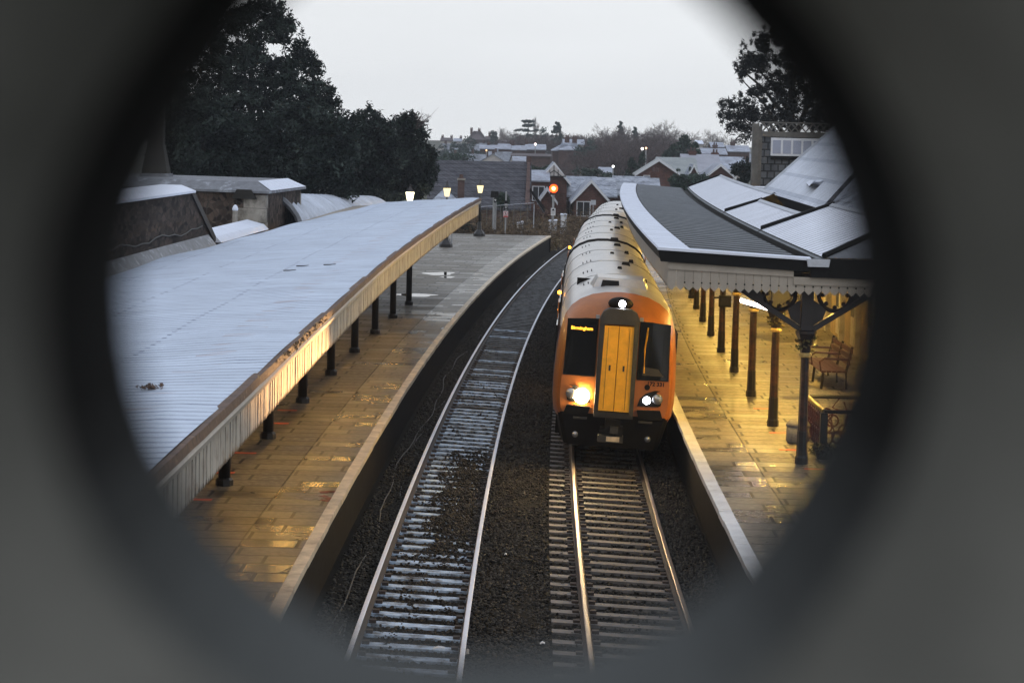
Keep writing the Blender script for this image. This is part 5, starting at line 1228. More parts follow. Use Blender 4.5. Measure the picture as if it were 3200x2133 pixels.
ob('lid', MB().lathe((p.x + .05, p.y + .5, 1.26), [(.25, 0), (.24, .05), (.17, .13), (.06, .16)], 12), MT['quoin'], t, smooth=True)
# ================================================================ VEGETATION
def leaf_cloud(C, Rr, per, size, flat=.75, shell=.55, asp=.42):
    """C (k,3) clump centres, Rr (k,) radii -> leaf quads"""
    k = len(C); n = k * per
    c = np.repeat(C, per, 0); r = np.repeat(Rr, per)
    d = RNG.normal(size=(n, 3)); d /= np.linalg.norm(d, axis=1)[:, None]
    rad = r * (shell + (1 - shell) * RNG.random(n)) * RNG.uniform(.75, 1.15, n)
    p = c + d * rad[:, None] * np.array([1, 1, flat])
    a = RNG.normal(size=(n, 3)) * .8 + d * .5; a /= np.linalg.norm(a, axis=1)[:, None]
    b = np.cross(a, RNG.normal(size=(n, 3))); b /= np.linalg.norm(b, axis=1)[:, None] + 1e-9
    s = size * RNG.uniform(.6, 1.35, n)
    a = a * s[:, None]; b = b * (s * asp)[:, None]
    V = np.stack([p - a, p + b, p + a, p - b], 1).reshape(-1, 3)
    return V
def inside(px, py, poly):
    r = False; j = len(poly) - 1
    for i in range(len(poly)):
        xi, yi = poly[i]; xj, yj = poly[j]
        if (yi > py) != (yj > py) and px < (xj - xi) * (py - yi) / (yj - yi) + xi: r = not r
        j = i
    return r
def tree_px(name, label, cat, poly, Y, ncl, rcl, per, lsize, m, group=None, zroot=2.0, depth=.8, edge_bias=.3, flat=.75, trunk=.25, mb_=None, asp=.42, limbs=14):
    xs = [p[0] for p in poly]; ys = [p[1] for p in poly]
    C = []; 
    while len(C) < ncl:
        px = random.uniform(min(xs), max(xs)); py = random.uniform(min(ys), max(ys))
        if not inside(px, py, poly): continue
        # local half width at this height gives the crown's depth there
        l = px; 
        while inside(l, py, poly): l -= 8
        r = px
        while inside(r, py, poly): r += 8
        hw = (r - l) / 2 / F_PX * Y; u = (px - (l + r) / 2) / max(1, (r - l) / 2)
        dd = math.sqrt(max(0, 1 - u * u)) * hw * depth
        s = random.uniform(-1, 1); s = math.copysign(abs(s) ** .6, s)
        if min(abs(px - l), abs(px - r)) < 14 and random.random() < .6: continue
        C.append(at(px, py, Y + s * dd))
    Rr = [rcl * random.uniform(.55, 1.25) for _ in C]
    nin = len(C)
    for i in range(len(poly)):
        (ax_, ay_), (bx_, by_) = poly[i], poly[(i + 1) % len(poly)]
        if max(ay_, by_) > max(ys) - 30: continue
        n_ = max(2, int(math.hypot(bx_ - ax_, by_ - ay_) / F_PX * Y / .16))
        for q in range(n_):
            u = random.random(); C.append(at(ax_ + (bx_ - ax_) * u + random.gauss(0, 11), ay_ + (by_ - ay_) * u + random.gauss(0, 11), Y + random.uniform(-.8, .8))); Rr.append(rcl * random.uniform(.22, .5))
    ncl = len(C); Rr = np.array(Rr)
    cx = sum(c.x for c in C) / ncl; base = Vector((cx, Y, zroot))
    t = thing(name, label, cat, base, 0, group)
    A = np.array([(c.x - base.x, c.y - base.y, c.z - base.z) for c in C])
    k0 = nin
    V = np.concatenate([leaf_cloud(A[:k0], Rr[:k0], per, lsize, flat, asp=asp), leaf_cloud(A[k0:], Rr[k0:], per // 3, lsize * .85, 1.7, .1, asp=asp)])
    if isinstance(m, list):
        pick = RNG.choice(len(m), size=len(A), p=[.42, .26, .32]); mi = np.concatenate([np.repeat(pick[:k0], per), np.repeat(pick[k0:] * 0, per // 3)])
        np_mesh('crown', V, np.arange(len(V)).reshape(-1, 4), m, t, midx=mi)
    else: np_mesh('crown', V, np.arange(len(V)).reshape(-1, 4), m, t)
    top = max(c.z for c in C)
    tm = MB().tube([(cx, Y, zroot - .6), (cx + .1, Y, zroot + (top - zroot) * .4), (cx, Y + .1, zroot + (top - zroot) * .9)], [trunk, trunk * .65, trunk * .12], 8)
    for k in range(limbs):
        c = C[random.randrange(len(C))]; h = zroot + (c.z - zroot) * random.uniform(.45, .75)
        tm.tube([(cx, Y, h), ((cx + c.x) / 2, (Y + c.y) / 2, h * .4 + c.z * .6), c], [trunk * .35, trunk * .2, trunk * .06], 5)
    ob('trunk', tm, mb_ or MT['bark'], t)
    return t
EVM = [MT['leaf_dark'], MT['leaf_deep'], MT['leaf_frost']]
EG = 'evergreen trees behind the left platform'
tree_px('evergreen_tree', 'tallest dark evergreen tree rising to a peak beside the bridge opening', 'tree', [(850, 12), (905, 60), (930, 100), (945, 150), (985, 190), (1000, 240), (1030, 280), (1045, 325), (1075, 355), (1090, 420), (1060, 560), (480, 560), (500, 420), (500, 330), (520, 225), (590, 120), (690, 66), (790, 18)], 92, 540, 0.50, 140, 0.088, EVM, EG, 2.5, limbs=24)
tree_px('evergreen_tree', 'broad dark evergreen in front of the tallest tree, behind the stone building', 'tree', [(520, 350), (600, 320), (700, 335), (760, 380), (800, 450), (800, 575), (470, 575), (470, 420)], 82, 175, 0.50, 150, 0.080, EVM, EG, 2.5)
tree_px('evergreen_tree', 'rounded dark evergreen below the right flank of the tallest tree', 'tree', [(880, 340), (960, 330), (1050, 370), (1100, 430), (1110, 520), (1090, 635), (900, 620), (800, 560), (810, 440)], 84, 180, 0.50, 150, 0.080, EVM, EG, 2.2)
tree_px('evergreen_tree', 'dark tree with twiggy top right of the rounded evergreen above the iron passage', 'tree', [(1115, 360), (1160, 345), (1195, 370), (1220, 420), (1230, 520), (1220, 635), (1060, 640), (1060, 480), (1080, 400)], 96, 150, 0.48, 150, 0.088, EVM, EG, 1.5)
tree_px('evergreen_tree', 'rightmost evergreen over the left canopy, nearest the big slate roof', 'tree', [(1235, 385), (1260, 360), (1300, 380), (1322, 430), (1348, 490), (1354, 540), (1330, 600), (1290, 630), (1180, 635), (1170, 520), (1190, 440)], 108, 150, 0.52, 150, 0.098, EVM, EG, .8)
tree_px('shrub', 'small pale green shrub under the trees by the brightest lantern', 'shrub', [(1175, 600), (1195, 598), (1210, 620), (1214, 640), (1165, 640)], 97, 26, .25, 80, .07, MT['ivy'], None, 3.0, trunk=.06, limbs=4)
# loose twigs sticking out of the rightmost evergreen
def twigs_px(label, roots, Y, length, n, m, spread=.5):
    tm = MB(); b = None
    for (px, py, ang) in roots:
        p = at(px, py, Y); b = b or p
        for k in range(n):
            a = ang + random.uniform(-spread, spread); L = length * random.uniform(.5, 1.1); q = p + Vector((L * math.cos(a), random.uniform(-.3, .3), L * math.sin(a))); mid = p.lerp(q, .5) + Vector((0, 0, .06))
            tm.tube([p, mid, q], [.012, .009, .005], 4)
            for j in range(4):
                s = p.lerp(q, random.uniform(.4, 1)); e = s + Vector((random.uniform(-.25, .35), 0, random.uniform(0, .4))); tm.tube([s, e], [.006, .004], 3)
    return tag(ob('bare_sapling', tm, m), label, 'sapling')
twigs_px('bare twiggy sapling sticking up behind the rightmost left evergreen', [(1300, 400, 1.1), (1302, 402, .9), (1303, 402, 1.0), (1300, 404, .7), (1298, 400, 1.4), (1302, 404, .6)], 107, .95, 2, MT['twig'], .35)
# pine on the right
poly = [(2373, 118), (2335, 165), (2302, 195), (2305, 228), (2345, 240), (2362, 262), (2340, 305), (2262, 322), (2256, 345), (2275, 385), (2305, 438), (2335, 445), (2372, 395), (2620, 400), (2660, 110), (2500, 60)]
tree_px('pine_tree', 'dark pine with clumped boughs standing behind the slate hung turret', 'tree', poly, 112, 250, .40, 130, .12, MT['leaf_pine'], None, .6, depth=.6, flat=.7, trunk=.35, asp=.2, limbs=12)
# right hand evergreen shrubs below the pine
tree_px('shrub', 'dark evergreen shrub between the brick bungalow and the turret', 'shrub', [(2290, 520), (2320, 510), (2350, 520), (2352, 560), (2310, 568), (2285, 545)], 150, 40, .35, 70, .12, MT['leaf_dark'], None, 2.0, trunk=.1, limbs=4)
# ---- prototypes for far trees (unit height 1, at origin)
def bare_proto(seed, up=.8, lev=6, w=.02, spread=.55, pal='twig'):
    rnd = random.Random(seed); V = []
    def br(p, d, L, w_, k):
        q = p + d * L
        s = d.cross(Vector((rnd.gauss(0, 1), rnd.gauss(0, 1), rnd.gauss(0, 1)))).normalized() * w_
        V.extend([p - s, p + s, q + s * .65, q - s * .65])
        if k == 0: return
        for i in range(3 if k > 1 else 4):
            nd = (d + Vector((rnd.gauss(0, spread), rnd.gauss(0, spread), rnd.gauss(up * .12, spread * .6)))).normalized()
            br(p.lerp(q, rnd.uniform(.45, 1)), nd, L * rnd.uniform(.6, .85), max(w_ * .58, .0022), k - 1)
    br(Vector((0, 0, 0)), Vector((0, 0, 1)), .34, w, lev)
    A = np.array([tuple(v) for v in V]); A /= max(A[:, 2].max(), .01)
    return A
def far_proto(name, A, m, bark, trunk=None):
    t = thing(name, 'x', 'tree')
    np_mesh('crown', A, np.arange(len(A)).reshape(-1, 4), m, t)
    ob('trunk', MB().tube([(0, 0, -.05), (0, 0, trunk or .42)], [.022, .012], 6), bark, t, world=False)
    return t
def clump_proto(kind, seed):
    rng = random.Random(seed); C = []; R = []
    if kind == 'round':
        for i in range(70):
            a = rng.random() * 6.28; u = rng.uniform(-1, 1); r = rng.random() ** .4
            C.append((.36 * r * math.cos(a) * math.sqrt(1 - u * u), .36 * r * math.sin(a) * math.sqrt(1 - u * u), .55 + .42 * r * u)); R.append(.10 * rng.uniform(.7, 1.2))
    if kind == 'cone':
        for i in range(110):
            h = rng.random() ** 1.3; a = rng.random() * 6.28; r = (.30 * (1 - h) + .02) * rng.uniform(.5, 1) * (1 + .25 * math.sin(h * 30))
            C.append((r * math.cos(a), r * math.sin(a), .08 + .9 * h)); R.append(.065 * (1.15 - .7 * h))
    if kind == 'cedar':
        for lv, (h, w) in enumerate([(.40, .42), (.52, .44), (.64, .38), (.76, .30), (.87, .22), (.96, .12)]):
            for i in range(16):
                a = rng.random() * 6.28; r = w * rng.uniform(.25, 1); C.append((r * math.cos(a), r * math.sin(a), h + rng.uniform(-.02, .02))); R.append(.055)
    if kind == 'column':
        for i in range(60):
            h = rng.random(); a = rng.random() * 6.28; r = .09 * math.sin(min(1, .15 + h) * PI * .9 + .2) * rng.random()
            C.append((r * math.cos(a), r * math.sin(a), .06 + .92 * h)); R.append(.055)
    return leaf_cloud(np.array(C), np.array(R), 46, .026 if kind != 'cedar' else .024, .7 if kind != 'cedar' else .3)
PR = {}
BR = [bare_proto(s) for s in (3, 5, 9, 14)]
for i, A in enumerate(BR):
    PR['bare%d' % i] = ('bare_tree', A, MT['twig'], MT['bark'], .42)
for i, A in enumerate(BR[:2]): PR['pale%d' % i] = ('bare_tree', A * np.array([.8, .8, 1]), MT['twig_pale'], MT['bark_pale'], .42)
PR['poplar'] = ('poplar_tree', bare_proto(21, up=4, spread=.25) * np.array([.55, .55, 1]), MT['twig_pale'], MT['bark_pale'], .5)
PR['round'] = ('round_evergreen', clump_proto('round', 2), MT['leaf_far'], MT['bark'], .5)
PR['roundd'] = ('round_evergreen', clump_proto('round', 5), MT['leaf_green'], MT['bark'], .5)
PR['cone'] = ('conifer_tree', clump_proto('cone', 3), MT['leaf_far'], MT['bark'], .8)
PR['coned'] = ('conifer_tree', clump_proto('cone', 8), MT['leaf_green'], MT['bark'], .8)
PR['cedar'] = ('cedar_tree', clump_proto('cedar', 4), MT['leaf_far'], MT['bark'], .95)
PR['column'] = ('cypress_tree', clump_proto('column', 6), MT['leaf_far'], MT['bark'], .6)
USED = {}
def ftree(kind, px, pyt, Y, label, group=None, wid=1.0, pyb=None, rz=None):
    top = at(px, pyt, Y); zb = G(top.x, Y) - .3 if pyb is None else at(px, pyb, Y).z
    H = max(1.5, top.z - zb)
    nm, A, m, bk, tr = PR[kind]
    if kind not in USED:
        USED[kind] = far_proto(nm, A, m, bk, tr); r = USED[kind]; r.location = (top.x, Y, zb); r['label'] = label
        if group: r['group'] = group
    else:
        r = dup(USED[kind], (top.x, Y, zb), label=label)
        if group: r['group'] = group
        elif 'group' in r: del r['group']
    r.rotation_euler = (0, 0, rz if rz is not None else random.random() * 6.28); r.scale = (H * wid, H * wid, H)
    return r
# the wood on the hillside: single bare trees
WG = 'bare trees of the hillside wood'; WL = 'bare reddish brown tree standing among the hillside wood'
tops = lambda x: float(np.interp(x, [1815, 1840, 1870, 1900, 1940, 1985, 2010, 2050, 2100, 2130], [430, 412, 408, 398, 392, 392, 400, 392, 402, 425]))
for i in range(105):
    x = random.uniform(1800, 2135); f = random.random()
    Y = 270 + 170 * f; y = tops(max(1815, x)) + (1 - f) * 62 + random.uniform(-8, 12)
    ftree('bare%d' % (i % 4), x, y, Y, WL, WG, random.uniform(.8, 1.15))
DG = 'dark evergreens among the hillside houses'; DL = 'dark evergreen bush among the distant hillside houses'
for i in range(26):
    x = 1395 + 13.5 * i if i < 24 else 2215 + 60 * (i - 24); Y = 340 + 190 * ((i * 3) % 10) / 10
    yb = 435 + .023 * (x - 1600) + (CAM_H - G((x - 1600) / F_PX * Y, Y)) / Y * F_PX
    ftree('round' if i % 3 else 'cone', x, yb - random.uniform(26, 46), Y, DL, DG, random.uniform(1.0, 1.6))
for i in range(34):
    x = random.uniform(1560, 1830); Y = random.uniform(440, 600)
    ftree('bare%d' % (i % 4), x, random.uniform(408, 428), Y, 'bare brown tree on the slope left of the hillside wood', 'bare trees on the slope left of the wood', 1.1)
PG = 'bare trees along the skyline'; PL = 'bare pale tree rising on the distant skyline'
for (x, y) in [(1400, 452), (1575, 410), (1590, 396), (1602, 400), (1618, 404), (1775, 412), (1795, 408), (1812, 414), (1850, 398), (1905, 388), (1925, 385), (2040, 372), (2055, 370), (2075, 376), (2110, 398), (2135, 395), (2150, 402), (2165, 410), (2185, 415), (2215, 405), (2228, 400), (2245, 408), (2262, 402), (2290, 405), (1760, 418), (2003, 384)]:
    ftree('pale%d' % random.randrange(2), x, y, random.uniform(480, 620), PL, PG, 1.1)
MG = 'bare trees among the hillside houses'; ML = 'bare brown tree among the distant hillside houses'
for i in range(95):
    x = random.choice([random.uniform(1395, 1760), random.uniform(1395, 1600), random.uniform(2170, 2345)]); Y = random.uniform(300, 520)
    yb = 435 + .023 * (x - 1600) + (CAM_H - G((x - 1600) / F_PX * Y, Y)) / Y * F_PX
    ftree('bare%d' % (i % 4), x, yb - random.uniform(30, 50), Y, ML, MG, 1.1)
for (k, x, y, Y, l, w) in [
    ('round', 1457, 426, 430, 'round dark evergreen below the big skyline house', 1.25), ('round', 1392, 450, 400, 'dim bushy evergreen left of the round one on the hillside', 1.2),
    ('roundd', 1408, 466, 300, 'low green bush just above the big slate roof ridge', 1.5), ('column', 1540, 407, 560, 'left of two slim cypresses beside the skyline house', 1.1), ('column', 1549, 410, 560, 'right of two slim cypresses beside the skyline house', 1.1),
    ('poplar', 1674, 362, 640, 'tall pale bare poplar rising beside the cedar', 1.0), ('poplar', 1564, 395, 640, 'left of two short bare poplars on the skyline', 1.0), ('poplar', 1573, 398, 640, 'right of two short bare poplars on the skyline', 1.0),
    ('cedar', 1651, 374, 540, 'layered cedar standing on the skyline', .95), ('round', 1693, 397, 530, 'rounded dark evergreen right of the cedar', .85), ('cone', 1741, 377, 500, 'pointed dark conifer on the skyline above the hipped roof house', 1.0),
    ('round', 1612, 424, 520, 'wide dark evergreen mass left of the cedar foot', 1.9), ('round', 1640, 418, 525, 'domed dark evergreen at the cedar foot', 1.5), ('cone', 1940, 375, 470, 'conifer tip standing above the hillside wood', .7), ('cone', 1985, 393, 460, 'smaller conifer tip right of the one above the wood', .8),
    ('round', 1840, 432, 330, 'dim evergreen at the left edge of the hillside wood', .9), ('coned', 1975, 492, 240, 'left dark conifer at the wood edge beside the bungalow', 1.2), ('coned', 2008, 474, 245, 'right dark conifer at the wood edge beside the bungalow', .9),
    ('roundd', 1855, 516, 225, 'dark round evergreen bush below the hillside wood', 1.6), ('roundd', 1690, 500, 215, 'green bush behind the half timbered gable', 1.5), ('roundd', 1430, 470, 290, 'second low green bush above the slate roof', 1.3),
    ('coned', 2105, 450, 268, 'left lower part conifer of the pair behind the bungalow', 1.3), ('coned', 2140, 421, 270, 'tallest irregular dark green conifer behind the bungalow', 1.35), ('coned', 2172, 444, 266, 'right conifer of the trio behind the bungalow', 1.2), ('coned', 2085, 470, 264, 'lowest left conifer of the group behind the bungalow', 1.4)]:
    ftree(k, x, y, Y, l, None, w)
# brambles and dead grass beyond the platform end
def scrub(name, label, m, regions, size):
    Vs = []
    for (x0, x1, y0, y1, n, hmax) in regions:
        x = RNG.uniform(x0, x1, n); y = RNG.uniform(y0, y1, n)
        g = np.array([G(a, b) for a, b in zip(x[::40], y[::40])]); g = np.repeat(g, 40)[:n]
        h = hmax * (.35 + .65 * np.abs(np.sin(x * .9 + y * .23)) * RNG.random(n) ** .6)
        z = g + h * RNG.random(n)
        p = np.stack([x, y, z], 1)
        d = RNG.normal(size=(n, 3)); d[:, 2] = np.abs(d[:, 2]) * .9; d /= np.linalg.norm(d, axis=1)[:, None]
        s = size * RNG.uniform(.4, 1.4, n); a = d * s[:, None]; b = np.cross(d, RNG.normal(size=(n, 3))); b = b / np.linalg.norm(b, axis=1)[:, None] * (.012 + .02 * RNG.random(n))[:, None]
        Vs.append(np.stack([p - a - b, p - a + b, p + a + b * .4, p + a - b * .4], 1).reshape(-1, 3))
    V = np.concatenate(Vs); o = np_mesh(name, V, np.arange(len(V)).reshape(-1, 4), m); return tag(o, label, 'undergrowth', kind='stuff')
scrub('bramble_scrub', 'brown dead bramble scrub covering the bank behind the signals', MT['scrub'], [(-9, 9, 141, 168, 26000, 1.6), (-9, 1.4, 138.5, 142, 5000, .9), (-16, -6, 128, 160, 8000, 1.6), (6, 20, 140, 185, 14000, 2.0), (-3, 12, 166, 182, 9000, 1.6)], .26)
scrub('dead_grass', 'pale straw coloured grass at the foot of the bank by the track', leafmat('straw_grass', (.10, .075, .04), (.22, .17, .09), .1), [(-6, 3.2, 139, 146, 4200, .45), (2.5, 7.5, 150, 166, 5000, .5)], .16)
tree_px('shrub', 'dark holly bush under the far end of the left canopy', 'shrub', [(1410, 700), (1440, 690), (1480, 712), (1492, 738), (1400, 742)], 141, 60, .4, 70, .10, MT['leaf_dark'], None, .2, trunk=.08, limbs=4)
tree_px('shrub', 'pale dead bush beside the far lamp post base', 'shrub', [(1500, 712), (1530, 710), (1545, 735), (1502, 738)], 141.5, 30, .3, 60, .09, MT['scrub'], None, .2, trunk=.06, limbs=6)
tree_px('shrub', 'dark ivy bush below the black backed signal', 'shrub', [(1552, 612), (1570, 606), (1585, 625), (1580, 638), (1550, 636)], 150, 40, .35, 60, .10, MT['leaf_green'], None, .2, trunk=.06, limbs=4)
# trackside hedge below bungalow
tree_px('hedge', 'dark clipped hedge below the brick bungalow', 'hedge', [(2100, 556), (2215, 552), (2220, 590), (2120, 592), (2100, 580)], 190, 70, .5, 60, .14, MT['leaf_green'], None, .2, trunk=.1, limbs=6)
# ================================================================ TOWN
def house(label, px0, px1, pyr, pye, Y, mode, mw, mr, D=8.0, chim=(), win=2, barge=True, hip=0., yaw=0., zbase=None, name='house', over=.35, dorm=()):
    a, b = at(px0, pye, Y), at(px1, pye, Y); zr = at((px0 + px1) / 2, pyr, Y).z; ze = (a.z + b.z) / 2; W = b.x - a.x; cx = (a.x + b.x) / 2
    z0 = (G(cx, Y) - .5) if zbase is None else zbase
    t = thing(name, label, 'house', (cx, Y, z0), yaw)
    o_ = lambda n, m, mt, par=t: ob(n, m, mt, par, world=False)
    ze -= z0; zr -= z0
    w = MB(); 
    if mode == 'side':     # ridge runs across the view
        hx, hy = W / 2, D / 2; off = hy
        w.hexa([(-hx, 0, -1), (hx, 0, -1), (hx, D, -1), (-hx, D, -1)], [(-hx, 0, ze), (hx, 0, ze), (hx, D, ze), (-hx, D, ze)])
        if not hip:
            for s in (-1, 1): w.prism([(s * hx, 0, ze), (s * hx, D, ze), (s * hx, hy, zr)], (-s * .25, 0, 0))
        o_('wall', w, mw)
        sl = (zr - ze) / hy; R = MB(); hr = hx - hip
        for s in (-1, 1):
            y0 = hy + s * (hy + over); zz = ze - sl * over
            R.hexa([(-hx - .2, y0, zz), (hx + .2, y0, zz), (hr + .2, hy, zr), (-hr - .2, hy, zr)], [(-hx - .2, y0, zz + .14), (hx + .2, y0, zz + .14), (hr + .2, hy, zr + .14), (-hr - .2, hy, zr + .14)])
        if hip:
            for s in (-1, 1): R.poly([(s * (hx + .2), -over, ze - sl * over + .12), (s * (hr + .2), hy, zr + .13), (s * (hx + .2), D + over, ze - sl * over + .12)])
        rf = o_('roof', R, mr)
        for (u, h) in chim:
            cm = MT['brick'] if Y < 300 else MT['brickp']; cw = .4 if Y < 400 else .3
            if Y > 400: h *= .7
            c = o_('chimney', MB().bb((-hx + u * W - cw, hy - .3, zr - .8), (-hx + u * W + cw, hy + .3, zr + h)).bb((-hx + u * W - cw - .08, hy - .38, zr + h - .25), (-hx + u * W + cw + .08, hy + .38, zr + h - .1)), cm, rf)
            o_('chimney_pot', MB().lathe((-hx + u * W - .15, hy, zr + h), [(.13, 0), (.10, .4)], 8).lathe((-hx + u * W + .2, hy, zr + h), [(.13, 0), (.10, .35)], 8), MT['brickp'], rf)
        for k in range(win if Y < 300 else 0):
            x = -hx + W * (k + .5) / win
            f = o_('window', MB().bb((x - .55, -.06, ze - 1.75), (x + .55, .02, ze - .45)), MT['bargeboard']); o_('pane', MB().bb((x - .47, -.075, ze - 1.68), (x - .03, -.062, ze - .52)).bb((x + .03, -.075, ze - 1.68), (x + .47, -.062, ze - .52)), MT['window'], f)
        for u in dorm:
            x = -hx + u * W; o_('roof_light', MB().hexa([(x - .5, hy * .45, ze + sl * hy * .45 + .12), (x + .5, hy * .45, ze + sl * hy * .45 + .12), (x + .5, hy * .75, ze + sl * hy * .75 + .12), (x - .5, hy * .75, ze + sl * hy * .75 + .12)], [(x - .5, hy * .45, ze + sl * hy * .45 + .2), (x + .5, hy * .45, ze + sl * hy * .45 + .2), (x + .5, hy * .75, ze + sl * hy * .75 + .2), (x - .5, hy * .75, ze + sl * hy * .75 + .2)]), MT['window'], rf)
    else:                  # gable faces the viewer
        hx = W / 2; w.hexa([(-hx, 0, -1), (hx, 0, -1), (hx, D, -1), (-hx, D, -1)], [(-hx, 0, ze), (hx, 0, ze), (hx, D, ze), (-hx, D, ze)])
        for y in (0, D - .25): w.prism([(-hx, y, ze), (hx, y, ze), (0, y, zr)], (0, .25, 0))
        o_('wall', w, mw); sl = (zr - ze) / hx; R = MB(); Bg = MB()
        for s in (-1, 1):
            x0 = s * (hx + over); zz = ze - sl * over
            R.hexa([(x0, -.3, zz), (0, -.3, zr), (0, D + .2, zr), (x0, D + .2, zz)], [(x0, -.3, zz + .14), (0, -.3, zr + .14), (0, D + .2, zr + .14), (x0, D + .2, zz + .14)])
            Bg.hexa([(x0, -.36, zz - .12), (0, -.36, zr - .14), (0, -.30, zr - .14), (x0, -.30, zz - .12)], [(x0, -.36, zz + .15), (0, -.36, zr + .16), (0, -.30, zr + .16), (x0, -.30, zz + .15)])
        rf = o_('roof', R, mr)
        if barge: o_('bargeboard', Bg, MT['bargeboard'])
        for (u, h) in chim: o_('chimney', MB().bb((-.4, D * u - .4, zr - .8), (.4, D * u + .4, zr + h)), MT['brick'], rf)
        for k in range(win):
            x = -hx + W * (k + .5) / max(win, 1) if win > 1 else -hx * .45
            f = o_('window', MB().bb((x - .6, -.06, ze - 1.5), (x + .6, .02, ze - .2)), MT['bargeboard']); o_('pane', MB().bb((x - .52, -.075, ze - 1.43), (x - .03, -.062, ze - .27)).bb((x + .03, -.075, ze - 1.43), (x + .52, -.062, ze - .27)), MT['window'], f)
    return t
# big slate roof behind the signals
hb = house('huge dark slate roof with a buttressed brick gable behind the signals', 1340, 1652, 512, 652, 172, 'side', MT['brickp'], MT['slate_dark'], D=16, win=0, over=.2, name='slate_roof_building', zbase=-1.2)
A, B = at(1652, 500, 171), at(1652, 640, 171)
gv = MB(); Lx = B.x - hb.location.x
def wp(px, py, Y): p = at(px, py, Y); return (p.x - hb.location.x, p.y - hb.location.y, p.z - hb.location.z)
gv.hexa([wp(1640, 640, 171.4), wp(1656, 640, 171.4), wp(1656, 640, 172.2), wp(1640, 640, 172.2)], [wp(1648, 508, 179.2), wp(1657, 508, 179.2), wp(1657, 506, 180.2), wp(1648, 506, 180.2)]); ob('raised_gable_coping', gv, MT['brickp'], hb, world=False)
ob('gable_chimney', MB().bb(Vector(wp(1646, 520, 179.5)), Vector(wp(1660, 488, 180.5))), MT['brickp'], hb, world=False)
q1 = MB().hexa([wp(1657, 602, 176), wp(1662, 598, 176), wp(1662, 598, 177), wp(1657, 602, 177)], [wp(1657, 598, 176), wp(1662, 594, 176), wp(1662, 594, 177), wp(1657, 598, 177)])
ob('side_roof', MB().hexa([wp(1657, 600, 174), wp(1700, 668, 174), wp(1700, 668, 182), wp(1657, 600, 182)], [wp(1657, 594, 174), wp(1704, 660, 174), wp(1704, 660, 182), wp(1657, 594, 182)]), MT['roof_far'], hb, world=False)
ob('side_verge', MB().hexa([wp(1656, 598, 173.6), wp(1702, 664, 173.6), wp(1702, 664, 173.95), wp(1656, 598, 173.95)], [wp(1656, 586, 173.6), wp(1706, 652, 173.6), wp(1706, 652, 173.95), wp(1656, 586, 173.95)]), MT['blackmat'], hb, world=False)
house('small frosted roof with brick chimney peeping over the left canopy', 1345, 1425, 592, 640, 160, 'side', MT['brickp'], MT['roof_mid'], D=6, win=0, hip=1.2, zbase=-1)
p0, p1 = at(1430, 620, 158), at(1452, 556, 158)
t = thing('brick_chimney', 'square brick chimney stack with a pot above the left canopy', 'chimney', ((p0.x + p1.x) / 2, 158, -.5))
ob('stack', MB().bb((p0.x, 157.7, -.5), (p1.x, 158.2, p1.z)), MT['brickp'], t); ob('band', MB().bb((p0.x - .05, 157.62, p1.z - .16), (p1.x + .05, 158.28, p1.z - .03)), MT['quoin'], t)
ob('pot', MB().lathe(((p0.x + p1.x) / 2, 158, p1.z), [(.16, 0), (.13, .22), (.15, .25)], 10), MT['brickp'], t)
# half timbered house
ht = house('brick house with a half timbered white gable behind the red signal', 1690, 1772, 512, 562, 196, 'gable', MT['brick'], MT['roof_mid'], D=9, win=0, zbase=-1.5)
Lh = Vector((at(1731, 562, 196).x, 196, -1.5)); 
def hp(px, py, dy=0): p = at(px, py, 196); return (p.x - Lh.x, dy, p.z - Lh.z)
hw_ = ht.children[0]
gp = MB().prism([hp(1694, 552, -.40), hp(1768, 552, -.40), hp(1731, 515, -.40)], (0, .05, 0)); ob('gable_panel', gp, MT['render_w'], ht, world=False)
tb = MB()
for (a, b) in [((1694, 550), (1768, 551)), ((1731, 516), (1731, 550)), ((1731, 532), (1708, 550)), ((1731, 532), (1754, 550)), ((1718, 530), (1718, 550)), ((1744, 530), (1744, 550))]: tb.tube([hp(*a, -.42), hp(*b, -.42)], .035, 4)
ob('timber_frame', tb, MT['bark'], ht, world=False)
house('frosted low roof left of the half timbered gable', 1655, 1712, 538, 565, 193, 'side', MT['brick'], MT['roof_far'], D=7, win=1, zbase=-1.5)
house('brick porch gable with white bargeboards behind the red signal post', 1692, 1730, 591, 618, 186, 'gable', MT['brick'], MT['roof_mid'], D=5, win=0, zbase=-1.2)
house('brick house with long frosted slope right of the red signal', 1755, 1862, 558, 612, 197, 'side', MT['brickp'], MT['roof_mid'], D=9, win=2, zbase=-1.5)
house('brick gable with pale bargeboards right of the long frosted roof', 1796, 1898, 567, 622, 189, 'gable', MT['brick'], MT['roof_far'], D=9, win=1, zbase=-1.2)
house('patchy frosted roof beside the brick gable, left of the ribbed canopy', 1852, 1922, 561, 612, 194, 'side', MT['brick'], MT['roof_mid'], D=8, win=0, zbase=-1.2)
house('frosted roof partly hidden by the curved canopy edge', 1925, 2060, 558, 608, 196, 'side', MT['brick'], MT['roof_mid'], D=8, win=0, chim=((.95, .6),), zbase=-1.2)
t = thing('wall_sign', 'small pale board on a post below the brick gable', 'sign', at(1854, 636, 176))
p = at(1854, 633, 176); ob('board', MB().bb((p.x - .2, 175.95, p.z - .18), (p.x + .2, 176, p.z + .2)), MT['offwhite'], t); ob('post', MB().tube([(p.x, 176.05, p.z + .1), (p.x, 176.05, p.z - 2)], .04, 6), MT['steel'], t)
